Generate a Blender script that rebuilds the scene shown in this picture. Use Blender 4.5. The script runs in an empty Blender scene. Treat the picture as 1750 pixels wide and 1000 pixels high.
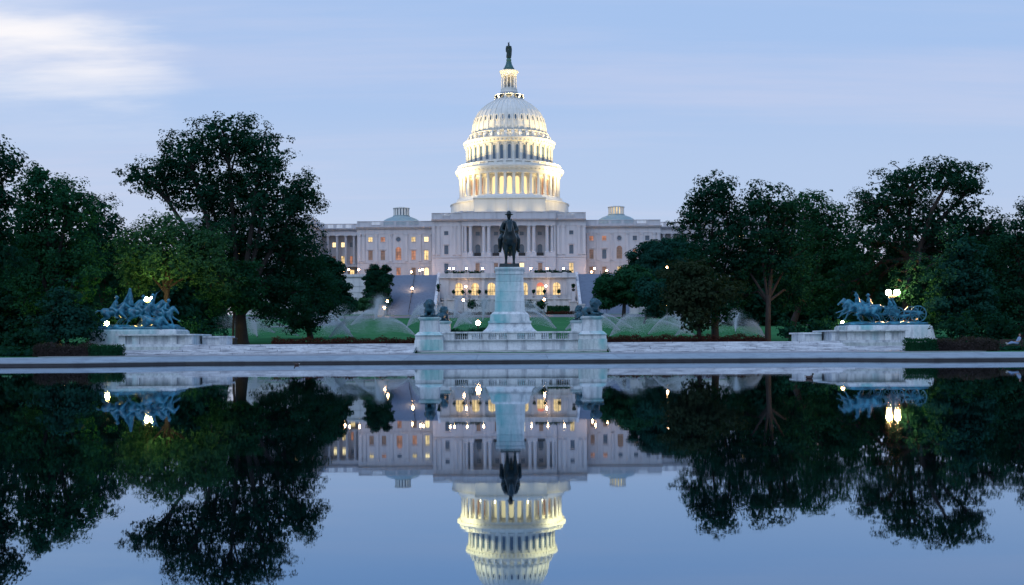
import bpy, bmesh, math, random
import numpy as np
from mathutils import Vector, Matrix
PI = math.pi
sc = bpy.context.scene
COL = sc.collection

# ------------------------------------------------------------------ camera
EYE, FPX, HOR, ROLL = 1.4, 1970.0, 586.6, 0.006
cam_d = bpy.data.cameras.new('camera'); cam = bpy.data.objects.new('camera', cam_d); COL.objects.link(cam)
cam_d.sensor_width = 36.0; cam_d.lens = FPX / 1750 * 36.0
cam_d.shift_y = (HOR - 500.0) / 1750.0
cam_d.clip_start = 0.2; cam_d.clip_end = 6000
cam.location = (0, 0, EYE); cam.rotation_euler = (PI / 2, ROLL, 0)
sc.camera = cam

# ------------------------------------------------------------------ sky
SUN_AZ, SUN_EL = math.radians(-38), math.radians(4)      # dawn glow: north-east, a little to the left
world = bpy.data.worlds.new('World'); sc.world = world; world.use_nodes = True
nt = world.node_tree; nt.nodes.clear()
def N(t, **kw):
    n = nt.nodes.new(t)
    for k, v in kw.items(): setattr(n, k, v)
    return n
def L(a, b): nt.links.new(a, b)
def Mth(op, a=None, b=None, clamp=False):
    n = N('ShaderNodeMath', operation=op); n.use_clamp = clamp
    for i, v in enumerate((a, b)):
        if v is None: continue
        if isinstance(v, (int, float)): n.inputs[i].default_value = v
        else: L(v, n.inputs[i])
    return n.outputs[0]
tc = N('ShaderNodeTexCoord'); sep = N('ShaderNodeSeparateXYZ'); L(tc.outputs['Generated'], sep.inputs[0])
ramp = N('ShaderNodeValToRGB'); L(sep.outputs[2], ramp.inputs[0])
cr = ramp.color_ramp; cr.interpolation = 'EASE'
stops = [(0.0, (0.63, 0.66, 0.83)), (0.06, (0.59, 0.66, 0.85)), (0.13, (0.485, 0.62, 0.88)), (0.24, (0.40, 0.57, 0.89)), (0.5, (0.25, 0.46, 0.87)), (1.0, (0.18, 0.40, 0.84))]
while len(cr.elements) < len(stops): cr.elements.new(0.5)
for e, (p, c) in zip(cr.elements, stops): e.position = p; e.color = (*c, 1)
sky = N('ShaderNodeTexSky'); sky.sky_type = 'NISHITA'; sky.sun_disc = False
sky.sun_elevation = SUN_EL; sky.sun_rotation = SUN_AZ; sky.altitude = 10; sky.air_density = 1.0; sky.dust_density = 0.6; sky.ozone_density = 2.0
skm = N('ShaderNodeVectorMath', operation='SCALE'); L(sky.outputs[0], skm.inputs[0]); skm.inputs['Scale'].default_value = 0.12
mixs = N('ShaderNodeMix', data_type='RGBA'); mixs.inputs[0].default_value = 0.06; L(ramp.outputs[0], mixs.inputs[6]); L(skm.outputs[0], mixs.inputs[7])
# thin drifting cloud: noise on a plane high above, brighter round the dawn glow
zz = Mth('ADD', sep.outputs[2], 0.10)
cx = Mth('DIVIDE', sep.outputs[0], zz); cy = Mth('DIVIDE', sep.outputs[1], zz)
cmb = N('ShaderNodeCombineXYZ'); L(cx, cmb.inputs[0]); L(cy, cmb.inputs[1])
def cloud(scale, off, lo, hi, det=6, rough=0.6):
    mp = N('ShaderNodeMapping'); mp.inputs['Scale'].default_value = scale; mp.inputs['Location'].default_value = off
    L(cmb.outputs[0], mp.inputs[0])
    nz = N('ShaderNodeTexNoise'); nz.inputs['Scale'].default_value = 1.0; nz.inputs['Detail'].default_value = det; nz.inputs['Roughness'].default_value = rough
    L(mp.outputs[0], nz.inputs['Vector'])
    mr = N('ShaderNodeMapRange', interpolation_type='SMOOTHSTEP'); mr.inputs[1].default_value = lo; mr.inputs[2].default_value = hi
    L(nz.outputs['Fac'], mr.inputs[0]); return mr.outputs[0]
thin = cloud((0.30, 1.7, 1), (3.1, 7.7, 0), 0.40, 0.75, 8, 0.62)
glow_dir = Vector((-0.395, 0.893, 0.218)).normalized()
dt = N('ShaderNodeVectorMath', operation='DOT_PRODUCT'); L(tc.outputs['Generated'], dt.inputs[0]); dt.inputs[1].default_value = glow_dir
bank = cloud((0.45, 2.0, 1), (5.3, 0.6, 0), 0.33, 0.66, 7, 0.55)
tuft = cloud((1.6, 3.2, 1), (2.1, 4.4, 0), 0.30, 0.72, 6, 0.55)
gl = N('ShaderNodeMapRange', interpolation_type='SMOOTHSTEP'); gl.inputs[1].default_value = 0.9895; gl.inputs[2].default_value = 1.004
L(Mth('ADD', dt.outputs['Value'], Mth('MULTIPLY', Mth('SUBTRACT', tuft, 0.5), 0.010)), gl.inputs[0])
band = N('ShaderNodeMapRange', interpolation_type='SMOOTHSTEP'); band.inputs[1].default_value = 0.085; band.inputs[2].default_value = 0.010; L(Mth('ABSOLUTE', Mth('SUBTRACT', sep.outputs[2], 0.235)), band.inputs[0])
f1 = Mth('MULTIPLY', Mth('MULTIPLY', gl.outputs[0], band.outputs[0]), Mth('ADD', Mth('MULTIPLY', bank, 0.75), 0.30), True)
f2 = Mth('MULTIPLY', thin, 0.42)
mx1 = N('ShaderNodeMix', data_type='RGBA'); L(f2, mx1.inputs[0]); L(mixs.outputs[2], mx1.inputs[6]); mx1.inputs[7].default_value = (0.68, 0.68, 0.84, 1)
mx2 = N('ShaderNodeMix', data_type='RGBA'); L(f1, mx2.inputs[0]); L(mx1.outputs[2], mx2.inputs[6]); mx2.inputs[7].default_value = (0.97, 0.95, 0.98, 1)
bg = N('ShaderNodeBackground'); bg.inputs[1].default_value = 1.0; L(mx2.outputs[2], bg.inputs[0])
wo = N('ShaderNodeOutputWorld'); L(bg.outputs[0], wo.inputs[0])

fill_d = bpy.data.lights.new('facade_fill', 'SUN'); fill_d.energy = 0.92; fill_d.angle = math.radians(35); fill_d.color = (0.82, 0.89, 1.0)  # fill lamp added from the west to brighten the facade, not the real sun
fill_lamp = bpy.data.objects.new('facade_fill', fill_d); COL.objects.link(fill_lamp)
fill_lamp.rotation_euler = Vector((0.28, 0.60, -0.78)).to_track_quat('-Z', 'Y').to_euler()

vs = sc.view_settings; vs.view_transform = 'Standard'; vs.look = 'None'; vs.exposure = 0.0; vs.gamma = 1.0; vs.use_curve_mapping = False
sc.render.engine = 'CYCLES'
cy_ = sc.cycles; cy_.use_denoising = True; cy_.denoiser = 'OPENIMAGEDENOISE'; cy_.sample_clamp_indirect = 4.0
cy_.max_bounces = 6; cy_.diffuse_bounces = 2; cy_.glossy_bounces = 3; cy_.transmission_bounces = 3; cy_.transparent_max_bounces = 6
cy_.caustics_reflective = False; cy_.caustics_refractive = False; cy_.use_adaptive_sampling = True; cy_.adaptive_threshold = 0.01

# ------------------------------------------------------------------ helpers
def P(px, py, d):
    """point at distance d seen at photo pixel px, py"""
    dx, dy = px - 875.0, py - HOR
    return Vector(((dx - dy * ROLL) * d / FPX, d, EYE - (dy + dx * ROLL) * d / FPX))

class MB:
    def __init__(s): s.v = []; s.f = []
    def add(s, vs_, fs):
        o = len(s.v); s.v += [tuple(p) for p in vs_]; s.f += [tuple(i + o for i in f) for f in fs]; return s
    def box(s, x0, x1, y0, y1, z0, z1):
        return s.add([(x0,y0,z0),(x1,y0,z0),(x1,y1,z0),(x0,y1,z0),(x0,y0,z1),(x1,y0,z1),(x1,y1,z1),(x0,y1,z1)],
                     [(0,3,2,1),(4,5,6,7),(0,1,5,4),(1,2,6,5),(2,3,7,6),(3,0,4,7)])
    def frustum(s, cx, cy, z0, z1, a0, b0, a1, b1):
        return s.add([(cx-a0,cy-b0,z0),(cx+a0,cy-b0,z0),(cx+a0,cy+b0,z0),(cx-a0,cy+b0,z0),(cx-a1,cy-b1,z1),(cx+a1,cy-b1,z1),(cx+a1,cy+b1,z1),(cx-a1,cy+b1,z1)],
                     [(0,3,2,1),(4,5,6,7),(0,1,5,4),(1,2,6,5),(2,3,7,6),(3,0,4,7)])
    def lathe(s, prof, n=48, c=(0, 0), a0=0.0, cap=True):
        vs_ = []; fs = []
        for (r, z) in prof:
            for k in range(n):
                a = a0 + 2 * PI * k / n; vs_.append((c[0] + r * math.cos(a), c[1] + r * math.sin(a), z))
        for j in range(len(prof) - 1):
            for k in range(n):
                k2 = (k + 1) % n; fs.append((j*n+k, j*n+k2, (j+1)*n+k2, (j+1)*n+k))
        if cap:
            fs.append(tuple(reversed(range(n)))); m = (len(prof)-1)*n; fs.append(tuple(range(m, m+n)))
        return s.add(vs_, fs)
    def tube(s, pts, rad, n=8):
        pts = [Vector(p) for p in pts]; vs_ = []; fs = []; ref = None
        for i, p in enumerate(pts):
            t = (pts[min(i+1, len(pts)-1)] - pts[max(i-1, 0)]); t = t.normalized() if t.length > 1e-9 else Vector((0,0,1))
            if ref is None or abs(ref.dot(t)) > 0.98: ref = Vector((1,0,0)) if abs(t.x) < 0.8 else Vector((0,1,0))
            u = (ref - t * ref.dot(t)).normalized(); w = t.cross(u); ref = u
            for k in range(n):
                a = 2*PI*k/n; vs_.append(p + (u*math.cos(a) + w*math.sin(a)) * rad[i])
        for j in range(len(pts)-1):
            for k in range(n):
                k2 = (k+1) % n; fs.append((j*n+k, j*n+k2, (j+1)*n+k2, (j+1)*n+k))
        fs.append(tuple(reversed(range(n)))); m = (len(pts)-1)*n; fs.append(tuple(range(m, m+n)))
        return s.add(vs_, fs)
    def ell(s, c, r, n=12, m=8, rot=None):
        if isinstance(r, (int, float)): r = (r, r, r)
        vs_ = []; fs = []; c = Vector(c)
        def q(x, y, z):
            v = Vector((x*r[0], y*r[1], z*r[2])); 
            if rot is not None: v = rot @ v
            return c + v
        vs_.append(q(0,0,-1))
        for j in range(1, m):
            ph = -PI/2 + PI*j/m
            for k in range(n):
                a = 2*PI*k/n; vs_.append(q(math.cos(ph)*math.cos(a), math.cos(ph)*math.sin(a), math.sin(ph)))
        vs_.append(q(0,0,1)); top = len(vs_)-1
        for k in range(n): fs.append((0, 1+(k+1)%n, 1+k)); fs.append((top, 1+(m-2)*n+k, 1+(m-2)*n+(k+1)%n))
        for j in range(m-2):
            for k in range(n):
                k2 = (k+1)%n; fs.append((1+j*n+k, 1+j*n+k2, 1+(j+1)*n+k2, 1+(j+1)*n+k))
        return s.add(vs_, fs)
    def caps(s, pts, rad, n=10):
        """chain of tapered limbs with rounded joints"""
        for p, r in zip(pts, rad): s.ell(p, r*1.0, n, 7)
        for i in range(len(pts)-1): s.tube([pts[i], pts[i+1]], [rad[i]*0.985, rad[i+1]*0.985], n)
        return s
    def prism_y(s, poly, y0, y1):
        """poly in x,z extruded from y0 to y1"""
        n = len(poly); vs_ = [(x, y0, z) for x, z in poly] + [(x, y1, z) for x, z in poly]
        fs = [tuple(range(n)), tuple(reversed(range(n, 2*n)))] + [(i, i+n, (i+1)%n+n, (i+1)%n) for i in range(n)]
        return s.add(vs_, fs)
    def mesh(s, name='m', smooth=False):
        me = bpy.data.meshes.new(name); me.from_pydata(s.v, [], s.f); me.validate()
        bm = bmesh.new(); bm.from_mesh(me); bmesh.ops.recalc_face_normals(bm, faces=bm.faces); bm.to_mesh(me); bm.free()
        if smooth: me.polygons.foreach_set('use_smooth', [True]*len(me.polygons))
        me.update(); return me

WL = {}
def tag(o, label=None, cat=None, group=None, kind=None):
    if label: o['label'] = label
    if cat: o['category'] = cat
    if group: o['group'] = group
    if kind: o['kind'] = kind
    return o
def link(name, data, parent=None, loc=(0, 0, 0), mat=None):
    """link one object; loc is in world space"""
    o = bpy.data.objects.new(name, data); COL.objects.link(o)
    loc = Vector(loc); WL[o] = loc.copy()
    if parent is not None: o.parent = parent; loc = loc - WL[parent]
    o.location = loc
    if mat is not None and data is not None and not data.materials: data.materials.append(mat)
    return o
def thing(name, loc, label, cat, group=None):
    return tag(link(name, None, None, loc), label, cat, group)
def put(name, mb, mat, parent=None, smooth=False, loc=(0, 0, 0), flat_angle=None):
    return link(name, mb.mesh(name, smooth), parent, loc, mat)
def cols(name, mb, mat, smooth=False):
    me = mb.mesh(name, smooth); me.materials.append(mat); return me

# ------------------------------------------------------------------ materials
MATS = {}
class MT:
    def __init__(s, name):
        s.m = bpy.data.materials.new(name); s.m.use_nodes = True; s.t = s.m.node_tree
        s.b = s.t.nodes['Principled BSDF']; s.out = s.t.nodes['Material Output']; MATS[name] = s.m
    def n(s, t, **kw):
        x = s.t.nodes.new(t)
        for k, v in kw.items(): setattr(x, k, v)
        return x
    def l(s, a, b): s.t.links.new(a, b)
    def coord(s, scale=(1,1,1), space='obj'):
        mp = s.n('ShaderNodeMapping'); mp.inputs['Scale'].default_value = scale
        if space == 'obj': s.l(s.n('ShaderNodeTexCoord').outputs['Object'], mp.inputs[0])
        else: s.l(s.n('ShaderNodeNewGeometry').outputs['Position'], mp.inputs[0])
        return mp.outputs[0]
    def noise(s, vec, scale, det=5, rough=0.6):
        x = s.n('ShaderNodeTexNoise'); x.inputs['Scale'].default_value = scale; x.inputs['Detail'].default_value = det; x.inputs['Roughness'].default_value = rough
        s.l(vec, x.inputs['Vector']); return x.outputs['Fac']
    def rng(s, v, a, b, c=0.0, d=1.0):
        x = s.n('ShaderNodeMapRange'); x.inputs[1].default_value = a; x.inputs[2].default_value = b; x.inputs[3].default_value = c; x.inputs[4].default_value = d
        s.l(v, x.inputs[0]); return x.outputs[0]
    def mix(s, f, a, b, mode='MIX'):
        x = s.n('ShaderNodeMix', data_type='RGBA', blend_type=mode)
        for i, v in ((0, f), (6, a), (7, b)):
            if isinstance(v, (int, float)): x.inputs[i].default_value = v
            elif isinstance(v, tuple): x.inputs[i].default_value = (*v, 1)
            else: s.l(v, x.inputs[i])
        return x.outputs[2]
    def bump(s, h, st=0.3, dist=0.05):
        x = s.n('ShaderNodeBump'); x.inputs['Strength'].default_value = st; x.inputs['Distance'].default_value = dist
        s.l(h, x.inputs['Height']); s.l(x.outputs[0], s.b.inputs['Normal'])
    def set(s, col=None, rough=0.6, metal=0.0, spec=0.5):
        if col is not None:
            if isinstance(col, tuple): s.b.inputs['Base Color'].default_value = (*col, 1)
            else: s.l(col, s.b.inputs['Base Color'])
        s.b.inputs['Roughness'].default_value = rough; s.b.inputs['Metallic'].default_value = metal; s.b.inputs['Specular IOR Level'].default_value = spec
        return s.m

def stone(name, base, dark, stain=None, stain_amt=0.0, rough=0.7, sc1=0.35, streak=3.0, bump=0.15, lo=0.48, hi=0.75, sv=None):
    t = MT(name); p = t.coord(space='w')
    n1 = t.noise(p, sc1, 6, 0.65); n2 = t.noise(t.coord(sv or (streak, streak, streak*0.12), 'w'), 1.0, 5, 0.6)
    n3 = t.noise(p, 6.0, 4, 0.6)
    c = t.mix(t.rng(n1, 0.35, 0.75), base, tuple(0.82*x+0.18*y for x, y in zip(base, dark)))
    c = t.mix(t.rng(t.n('ShaderNodeObjectInfo').outputs['Random'], 0, 1, 0, 0.30), c, dark)
    c = t.mix(t.rng(n2, lo, hi, 0, 0.8), c, dark)
    c = t.mix(t.rng(n3, 0.45, 0.8, 0, 0.35), c, dark)
    if stain:
        n4 = t.noise(t.coord((0.5, 0.5, 0.16), 'w'), 1.0, 4, 0.55)
        c = t.mix(t.rng(n4, 0.60 - 0.25*stain_amt, 0.80 - 0.2*stain_amt, 0, 0.85), c, stain)
    t.bump(n3, bump, 0.03)
    return t.set(c, rough)
M_WHITE = stone('building_stone', (0.62, 0.60, 0.62), (0.40, 0.39, 0.42), sc1=0.12, streak=0.9, bump=0.05)
M_DOME = stone('dome_paint', (0.80, 0.78, 0.73), (0.66, 0.63, 0.57), sc1=0.15, streak=0.8, bump=0.03)
M_TERR = stone('terrace_marble', (0.70, 0.69, 0.70), (0.24, 0.26, 0.30), sc1=0.2, streak=0.9, bump=0.08, lo=0.47, hi=0.78)
M_STEPB = stone('stair_granite', (0.22, 0.28, 0.38), (0.15, 0.19, 0.26), sc1=0.3, streak=1.0)
M_MARB = stone('memorial_marble', (0.77, 0.81, 0.82), (0.17, 0.20, 0.24), (0.36, 0.56, 0.58), 0.15, sc1=0.5, streak=2.2, bump=0.3, lo=0.47, hi=0.72)
M_MARB2 = stone('step_marble', (0.76, 0.79, 0.81), (0.15, 0.16, 0.20), None, 0, sc1=0.6, sv=(0.8, 0.8, 9.0), bump=0.25, lo=0.47, hi=0.66)
M_MARBT = stone('stained_marble', (0.80, 0.84, 0.84), (0.16, 0.23, 0.27), (0.08, 0.42, 0.43), 0.52, sc1=0.5, streak=2.0, bump=0.3, lo=0.47, hi=0.72)
M_COPE = stone('coping_limestone', (0.34, 0.41, 0.45), (0.17, 0.20, 0.24), None, 0, sc1=0.4, streak=1.0)
M_COPED = stone('wet_limestone', (0.07, 0.075, 0.085), (0.03, 0.03, 0.035), None, 0, sc1=0.8, streak=1.0, rough=0.4)
M_COPPER = stone('green_copper', (0.30, 0.39, 0.41), (0.20, 0.29, 0.31), sc1=0.3, streak=0.8)
M_ROOF = stone('grey_roof', (0.30, 0.33, 0.38), (0.22, 0.24, 0.28), sc1=0.2)
M_PAVE = stone('paving', (0.36, 0.36, 0.38), (0.24, 0.24, 0.26), sc1=0.4)
M_ROAD = stone('asphalt', (0.16, 0.16, 0.18), (0.10, 0.10, 0.11), sc1=0.3)
def bronze(name, a, b, rough=0.45, sp=0.5):
    t = MT(name); p = t.coord(space='w'); n1 = t.noise(p, 2.2, 5, 0.65); n2 = t.noise(t.coord((3, 3, 0.5), 'w'), 1.3, 4)
    c = t.mix(t.rng(n1, 0.35, 0.7), a, b); c = t.mix(t.rng(n2, 0.5, 0.75, 0, 0.6), c, tuple(x*0.45 for x in a)); t.bump(t.noise(p, 5, 4), 0.4, 0.05)
    return t.set(c, rough, 0.0, sp)
M_BRZ = bronze('dark_bronze', (0.004, 0.012, 0.015), (0.009, 0.036, 0.044), 0.34, 0.35)
M_BRZL = bronze('lion_bronze', (0.008, 0.040, 0.058), (0.026, 0.12, 0.165), 0.38)
M_BRZB = bronze('blue_bronze', (0.008, 0.078, 0.13), (0.062, 0.32, 0.44), 0.36)
M_IRON = MT('black_iron').set((0.012, 0.013, 0.016), 0.45)
M_DARKM = MT('dark_metal').set((0.03, 0.034, 0.036), 0.5)
M_DGLASS = MT('dark_glass').set((0.07, 0.12, 0.18), 0.12, 0, 0.9)  # blue base colour paints in the western sky mirrored by unlit panes
M_SASH = MT('window_sash').set((0.10, 0.10, 0.11), 0.6)
M_WHITEM = MT('white_metal').set((0.8, 0.8, 0.8), 0.4)
def emit(name, col, k, curtain=False):
    t = MT(name); t.set((0.2, 0.15, 0.1), 0.4)
    if curtain:
        n1 = t.noise(t.coord((1.3, 1.3, 0.55), 'w'), 0.9, 3)
        c = t.mix(t.rng(n1, 0.35, 0.65), tuple(x*0.25 for x in col), col); t.l(c, t.b.inputs['Emission Color'])
    else: t.b.inputs['Emission Color'].default_value = (*col, 1)
    t.b.inputs['Emission Strength'].default_value = k
    return t.m
M_LIT = emit('lit_pane', (1.0, 0.70, 0.30), 1.5, True)
M_LITB = emit('bright_pane', (1.0, 0.74, 0.36), 1.9)
M_DIM = emit('dim_pane', (0.95, 0.36, 0.20), 0.55, True)
M_FAINT = emit('faint_pane', (0.6, 0.33, 0.30), 0.22, True)
M_DRUMLIT = emit('drum_pane', (1.0, 0.74, 0.34), 1.25)
M_RED = emit('red_pane', (1.0, 0.20, 0.14), 0.7)
M_GLOBE = emit('lamp_globe', (1.0, 0.55, 0.26), 75.0)
M_GLOBEY = emit('yellow_lamp_globe', (1.0, 0.70, 0.20), 330.0)
M_GLOBEW = emit('bright_lamp_globe', (1.0, 0.55, 0.22), 520.0)
def leafmat(name, col, col2, trans=0.25):
    t = MT(name); info = t.n('ShaderNodeObjectInfo'); p = t.coord(space='w')
    n1 = t.noise(p, 0.45, 4, 0.6); n2 = t.noise(p, 3.2, 3)
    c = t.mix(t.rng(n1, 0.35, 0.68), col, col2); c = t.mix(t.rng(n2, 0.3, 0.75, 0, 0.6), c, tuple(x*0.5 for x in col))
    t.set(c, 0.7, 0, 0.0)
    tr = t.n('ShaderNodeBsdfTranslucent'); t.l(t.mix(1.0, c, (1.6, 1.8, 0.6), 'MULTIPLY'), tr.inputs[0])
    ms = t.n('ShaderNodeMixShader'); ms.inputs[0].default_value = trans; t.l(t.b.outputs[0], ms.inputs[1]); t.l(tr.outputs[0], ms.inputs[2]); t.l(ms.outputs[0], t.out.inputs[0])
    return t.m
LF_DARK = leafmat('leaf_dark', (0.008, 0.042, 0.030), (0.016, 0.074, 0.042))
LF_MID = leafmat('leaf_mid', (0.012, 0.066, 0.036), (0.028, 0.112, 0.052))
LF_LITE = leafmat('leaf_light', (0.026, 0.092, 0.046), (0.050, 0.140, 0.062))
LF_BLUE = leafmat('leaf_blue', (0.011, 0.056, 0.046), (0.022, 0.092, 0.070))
LF_RED = leafmat('leaf_red', (0.022, 0.044, 0.026), (0.040, 0.056, 0.030))
LF_HRED = leafmat('leaf_hedge_red', (0.060, 0.026, 0.022), (0.095, 0.040, 0.030))
LF_HBRN = leafmat('leaf_hedge_brown', (0.045, 0.040, 0.042), (0.075, 0.062, 0.062))
def barkmat():
    t = MT('bark'); n1 = t.noise(t.coord((6, 6, 1.2), 'w'), 1.5, 5); c = t.mix(t.rng(n1, 0.3, 0.7), (0.009, 0.008, 0.008), (0.027, 0.022, 0.020)); t.bump(n1, 0.8, 0.05)
    return t.set(c, 0.85)
M_BARK = barkmat()
def lawnmat():
    t = MT('lawn'); p = t.coord(space='w'); n1 = t.noise(p, 0.06, 5, 0.6); n2 = t.noise(p, 1.4, 4, 0.7)
    c = t.mix(t.rng(n1, 0.3, 0.7), (0.036, 0.145, 0.062), (0.070, 0.215, 0.085)); c = t.mix(t.rng(n2, 0.35, 0.75, 0, 0.5), c, (0.018, 0.090, 0.030)); t.bump(n2, 0.5, 0.1)
    return t.set(c, 0.9, 0, 0.0)
M_LAWN = lawnmat()
def watermat():
    """still pool: dark water under a mirror whose strength and tint follow the angle of incidence"""
    t = MT('pool_water'); t.set((0.0012, 0.0035, 0.0045), 0.5, 0, 0.0)
    p = t.coord((0.22, 1.3, 1), 'w'); n1 = t.noise(p, 0.5, 3, 0.5); n2 = t.noise(p, 3.0, 2, 0.5)
    h = t.n('ShaderNodeMath', operation='ADD'); t.l(n1, h.inputs[0]); m2 = t.n('ShaderNodeMath', operation='MULTIPLY'); t.l(n2, m2.inputs[0]); m2.inputs[1].default_value = 0.12; t.l(m2.outputs[0], h.inputs[1])
    bp = t.n('ShaderNodeBump'); bp.inputs['Strength'].default_value = 0.06; bp.inputs['Distance'].default_value = 0.012; t.l(h.outputs[0], bp.inputs['Height'])
    fr = t.n('ShaderNodeFresnel'); fr.inputs[0].default_value = 1.95
    col = t.mix(t.rng(fr.outputs[0], 0.25, 0.85), (0.43, 0.70, 0.98), (0.94, 0.97, 1.0))
    gl_ = t.n('ShaderNodeBsdfGlossy'); t.l(t.rng(t.noise(t.coord((0.05, 0.12, 1), 'w'), 1.0, 3, 0.5), 0.35, 0.68, 0.006, 0.030), gl_.inputs['Roughness']); t.l(col, gl_.inputs['Color']); t.l(bp.outputs[0], gl_.inputs['Normal'])
    ms = t.n('ShaderNodeMixShader'); t.l(t.rng(fr.outputs[0], 0.0, 1.0, 0.30, 1.0), ms.inputs[0]); t.l(t.b.outputs[0], ms.inputs[1]); t.l(gl_.outputs[0], ms.inputs[2]); t.l(ms.outputs[0], t.out.inputs[0])
    return t.m
M_WATER = watermat()
def dropmat():
    t = MT('water_drops'); t.set((0.85, 0.88, 0.92), 0.3)
    tr = t.n('ShaderNodeBsdfTranslucent'); tr.inputs[0].default_value = (0.9, 0.93, 0.97, 1)
    ms = t.n('ShaderNodeMixShader'); ms.inputs[0].default_value = 0.5; t.l(t.b.outputs[0], ms.inputs[1]); t.l(tr.outputs[0], ms.inputs[2]); t.l(ms.outputs[0], t.out.inputs[0])
    return t.m
M_DROP = dropmat()
# ================================================================== ground, pool, paths
TY = [-400, 83, 97.5, 104, 125, 200, 335, 360, 372, 380, 6000]
TZ = [0.55, 0.55, 0.55, 0.80, 1.32, 3.6, 8.4, 10.3, 10.9, 11.2, 11.2]
def tz(y): return float(np.interp(y, TY, TZ))
def hit(px, py):
    """where the line of sight through a photo pixel meets the ground"""
    for i in range(400):
        d = 100 + i * 0.7
        if P(px, py, d).z <= tz(d): return Vector((P(px, py, d).x, d, tz(d)))
    return Vector((P(px, py, 300).x, 300, tz(300)))
KERB = [(-70, 80.5), (-31, 80.5), (-24, 84.6), (24, 84.6), (29.5, 80.5), (70, 80.5)]
BACK = [(-70, 83.5), (-29.6, 83.5), (-22.9, 87.6), (22.9, 87.6), (28.3, 83.5), (70, 83.5)]
mb = MB()
xs = [-3000, -1200, -500, -250, -120, -70, -40, -20, 0, 20, 40, 70, 120, 250, 500, 1200, 3000]
ys = [-400, -100, -6, 88, 92, 97.5, 104, 112, 125, 140, 160, 180, 200, 240, 290, 335, 360, 372, 380, 480, 900, 2000, 5500]
idx = {}
for j, y in enumerate(ys):
    for i, x in enumerate(xs):
        idx[i, j] = len(mb.v); mb.v.append((x, y, tz(y)))
for j in range(len(ys)-1):
    for i in range(len(xs)-1):
        if xs[i] >= -70 and xs[i+1] <= 70 and ys[j] >= -6 and ys[j+1] <= 88: continue
        mb.f.append((idx[i, j], idx[i+1, j], idx[i+1, j+1], idx[i, j+1]))
mb.add([(-70, 83.5, .55), (-29.6, 83.5, .55), (-22.9, 87.6, .55), (-22.9, 88, .55), (-70, 88, .55)], [(0, 1, 2, 3, 4)])
mb.add([(70, 83.5, .55), (28.3, 83.5, .55), (22.9, 87.6, .55), (22.9, 88, .55), (70, 88, .55)], [(4, 3, 2, 1, 0)])
mb.add([(-22.9, 87.6, .55), (22.9, 87.6, .55), (22.9, 88, .55), (-22.9, 88, .55)], [(0, 1, 2, 3)])
g = put('ground', mb, M_LAWN); tag(g, kind='structure')
w = put('water', MB().add([(-72, -8, 0), (72, -8, 0), (72, 87, 0), (-72, 87, 0)], [(0, 1, 2, 3)]), M_WATER); tag(w, kind='structure')
fl = put('pool_floor', MB().add([(-72, -8, -1.2), (72, -8, -1.2), (72, 87, -1.2), (-72, 87, -1.2)], [(0, 1, 2, 3)]), M_COPED); tag(fl, kind='structure')
# limestone coping, one sloping stone after another
kb = link('kerb', None, None, (0, 84, 0)); tag(kb, kind='structure')
random.seed(4)
def lerp(a, b, t): return (a[0] + (b[0]-a[0])*t, a[1] + (b[1]-a[1])*t)
for s in range(5):
    ln = math.dist(KERB[s], KERB[s+1]); n = max(1, round(ln / 5.2))
    for k in range(n):
        t0, t1 = k / n + 0.012 / ln, (k+1) / n - 0.012 / ln
        a, b, c, d = lerp(KERB[s], KERB[s+1], t0), lerp(KERB[s], KERB[s+1], t1), lerp(BACK[s], BACK[s+1], t1), lerp(BACK[s], BACK[s+1], t0)
        e = random.uniform(-.006, .006); zf, zb = .215 + e, .565 + e
        f = MB().add([(*a, zf-.07), (*b, zf-.07), (*c, .3), (*d, .3), (*a, zf), (*b, zf), (*c, zb), (*d, zb)],
                     [(0,3,2,1), (4,5,6,7), (0,1,5,4), (1,2,6,5), (2,3,7,6), (3,0,4,7)])
        put('coping_stone', f, M_COPE, kb)
    a, b, c, d = KERB[s], KERB[s+1], BACK[s+1], BACK[s]
    dy = .10
    f = MB().add([(a[0], a[1]+dy, -1.2), (b[0], b[1]+dy, -1.2), (c[0], c[1], -1.2), (d[0], d[1], -1.2), (a[0], a[1]+dy, .14), (b[0], b[1]+dy, .14), (c[0], c[1]-.01, .29), (d[0], d[1]-.01, .29)],
                 [(0,3,2,1), (4,5,6,7), (0,1,5,4), (1,2,6,5), (2,3,7,6), (3,0,4,7)])
    put('pool_wall', f, M_COPED, kb)
nb = MB().box(-72, 72, -8, -6, -1.2, .56); put('near_kerb', nb, M_COPE, kb)
for sx in (-1, 1): put('side_kerb', MB().box(*sorted((sx*70, sx*72)), -6, 83.5, -1.2, .56), M_COPE, kb)
def strip(name, pts, wd, mat, dz=.012, seg=14):
    m = MB(); pp = []
    for i in range(len(pts)-1):
        for k in range(seg): pp.append(Vector(pts[i]).lerp(Vector(pts[i+1]), k/seg))
    pp.append(Vector(pts[-1]))
    for i, p in enumerate(pp):
        t = (pp[min(i+1, len(pp)-1)] - pp[max(i-1, 0)]).normalized(); nrm = Vector((-t.y, t.x))
        for sgn in (-1, 1):
            q = p + nrm*wd/2*sgn; m.v.append((q.x, q.y, tz(q.y) + dz))
    for i in range(len(pp)-1): m.f.append((2*i, 2*i+1, 2*i+3, 2*i+2))
    o = put(name, m, mat); tag(o, kind='structure'); return o
fw = MB().box(-36, 36, 87.5, 96.5, .40, .59); tag(put('pavement', fw, M_PAVE), kind='structure')
strip('road', [(-110, 352), (-62, 350), (0, 351), (60, 350), (110, 352)], 15, M_ROAD, .05)
strip('path', [(-130, 236), (-75, 238), (-50, 242), (-42, 262), (-48, 300), (-60, 344)], 9, M_ROAD, .03)
strip('path', [(130, 222), (75, 226), (58, 232), (48, 262), (50, 300), (60, 344)], 9, M_ROAD, .034)
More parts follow.
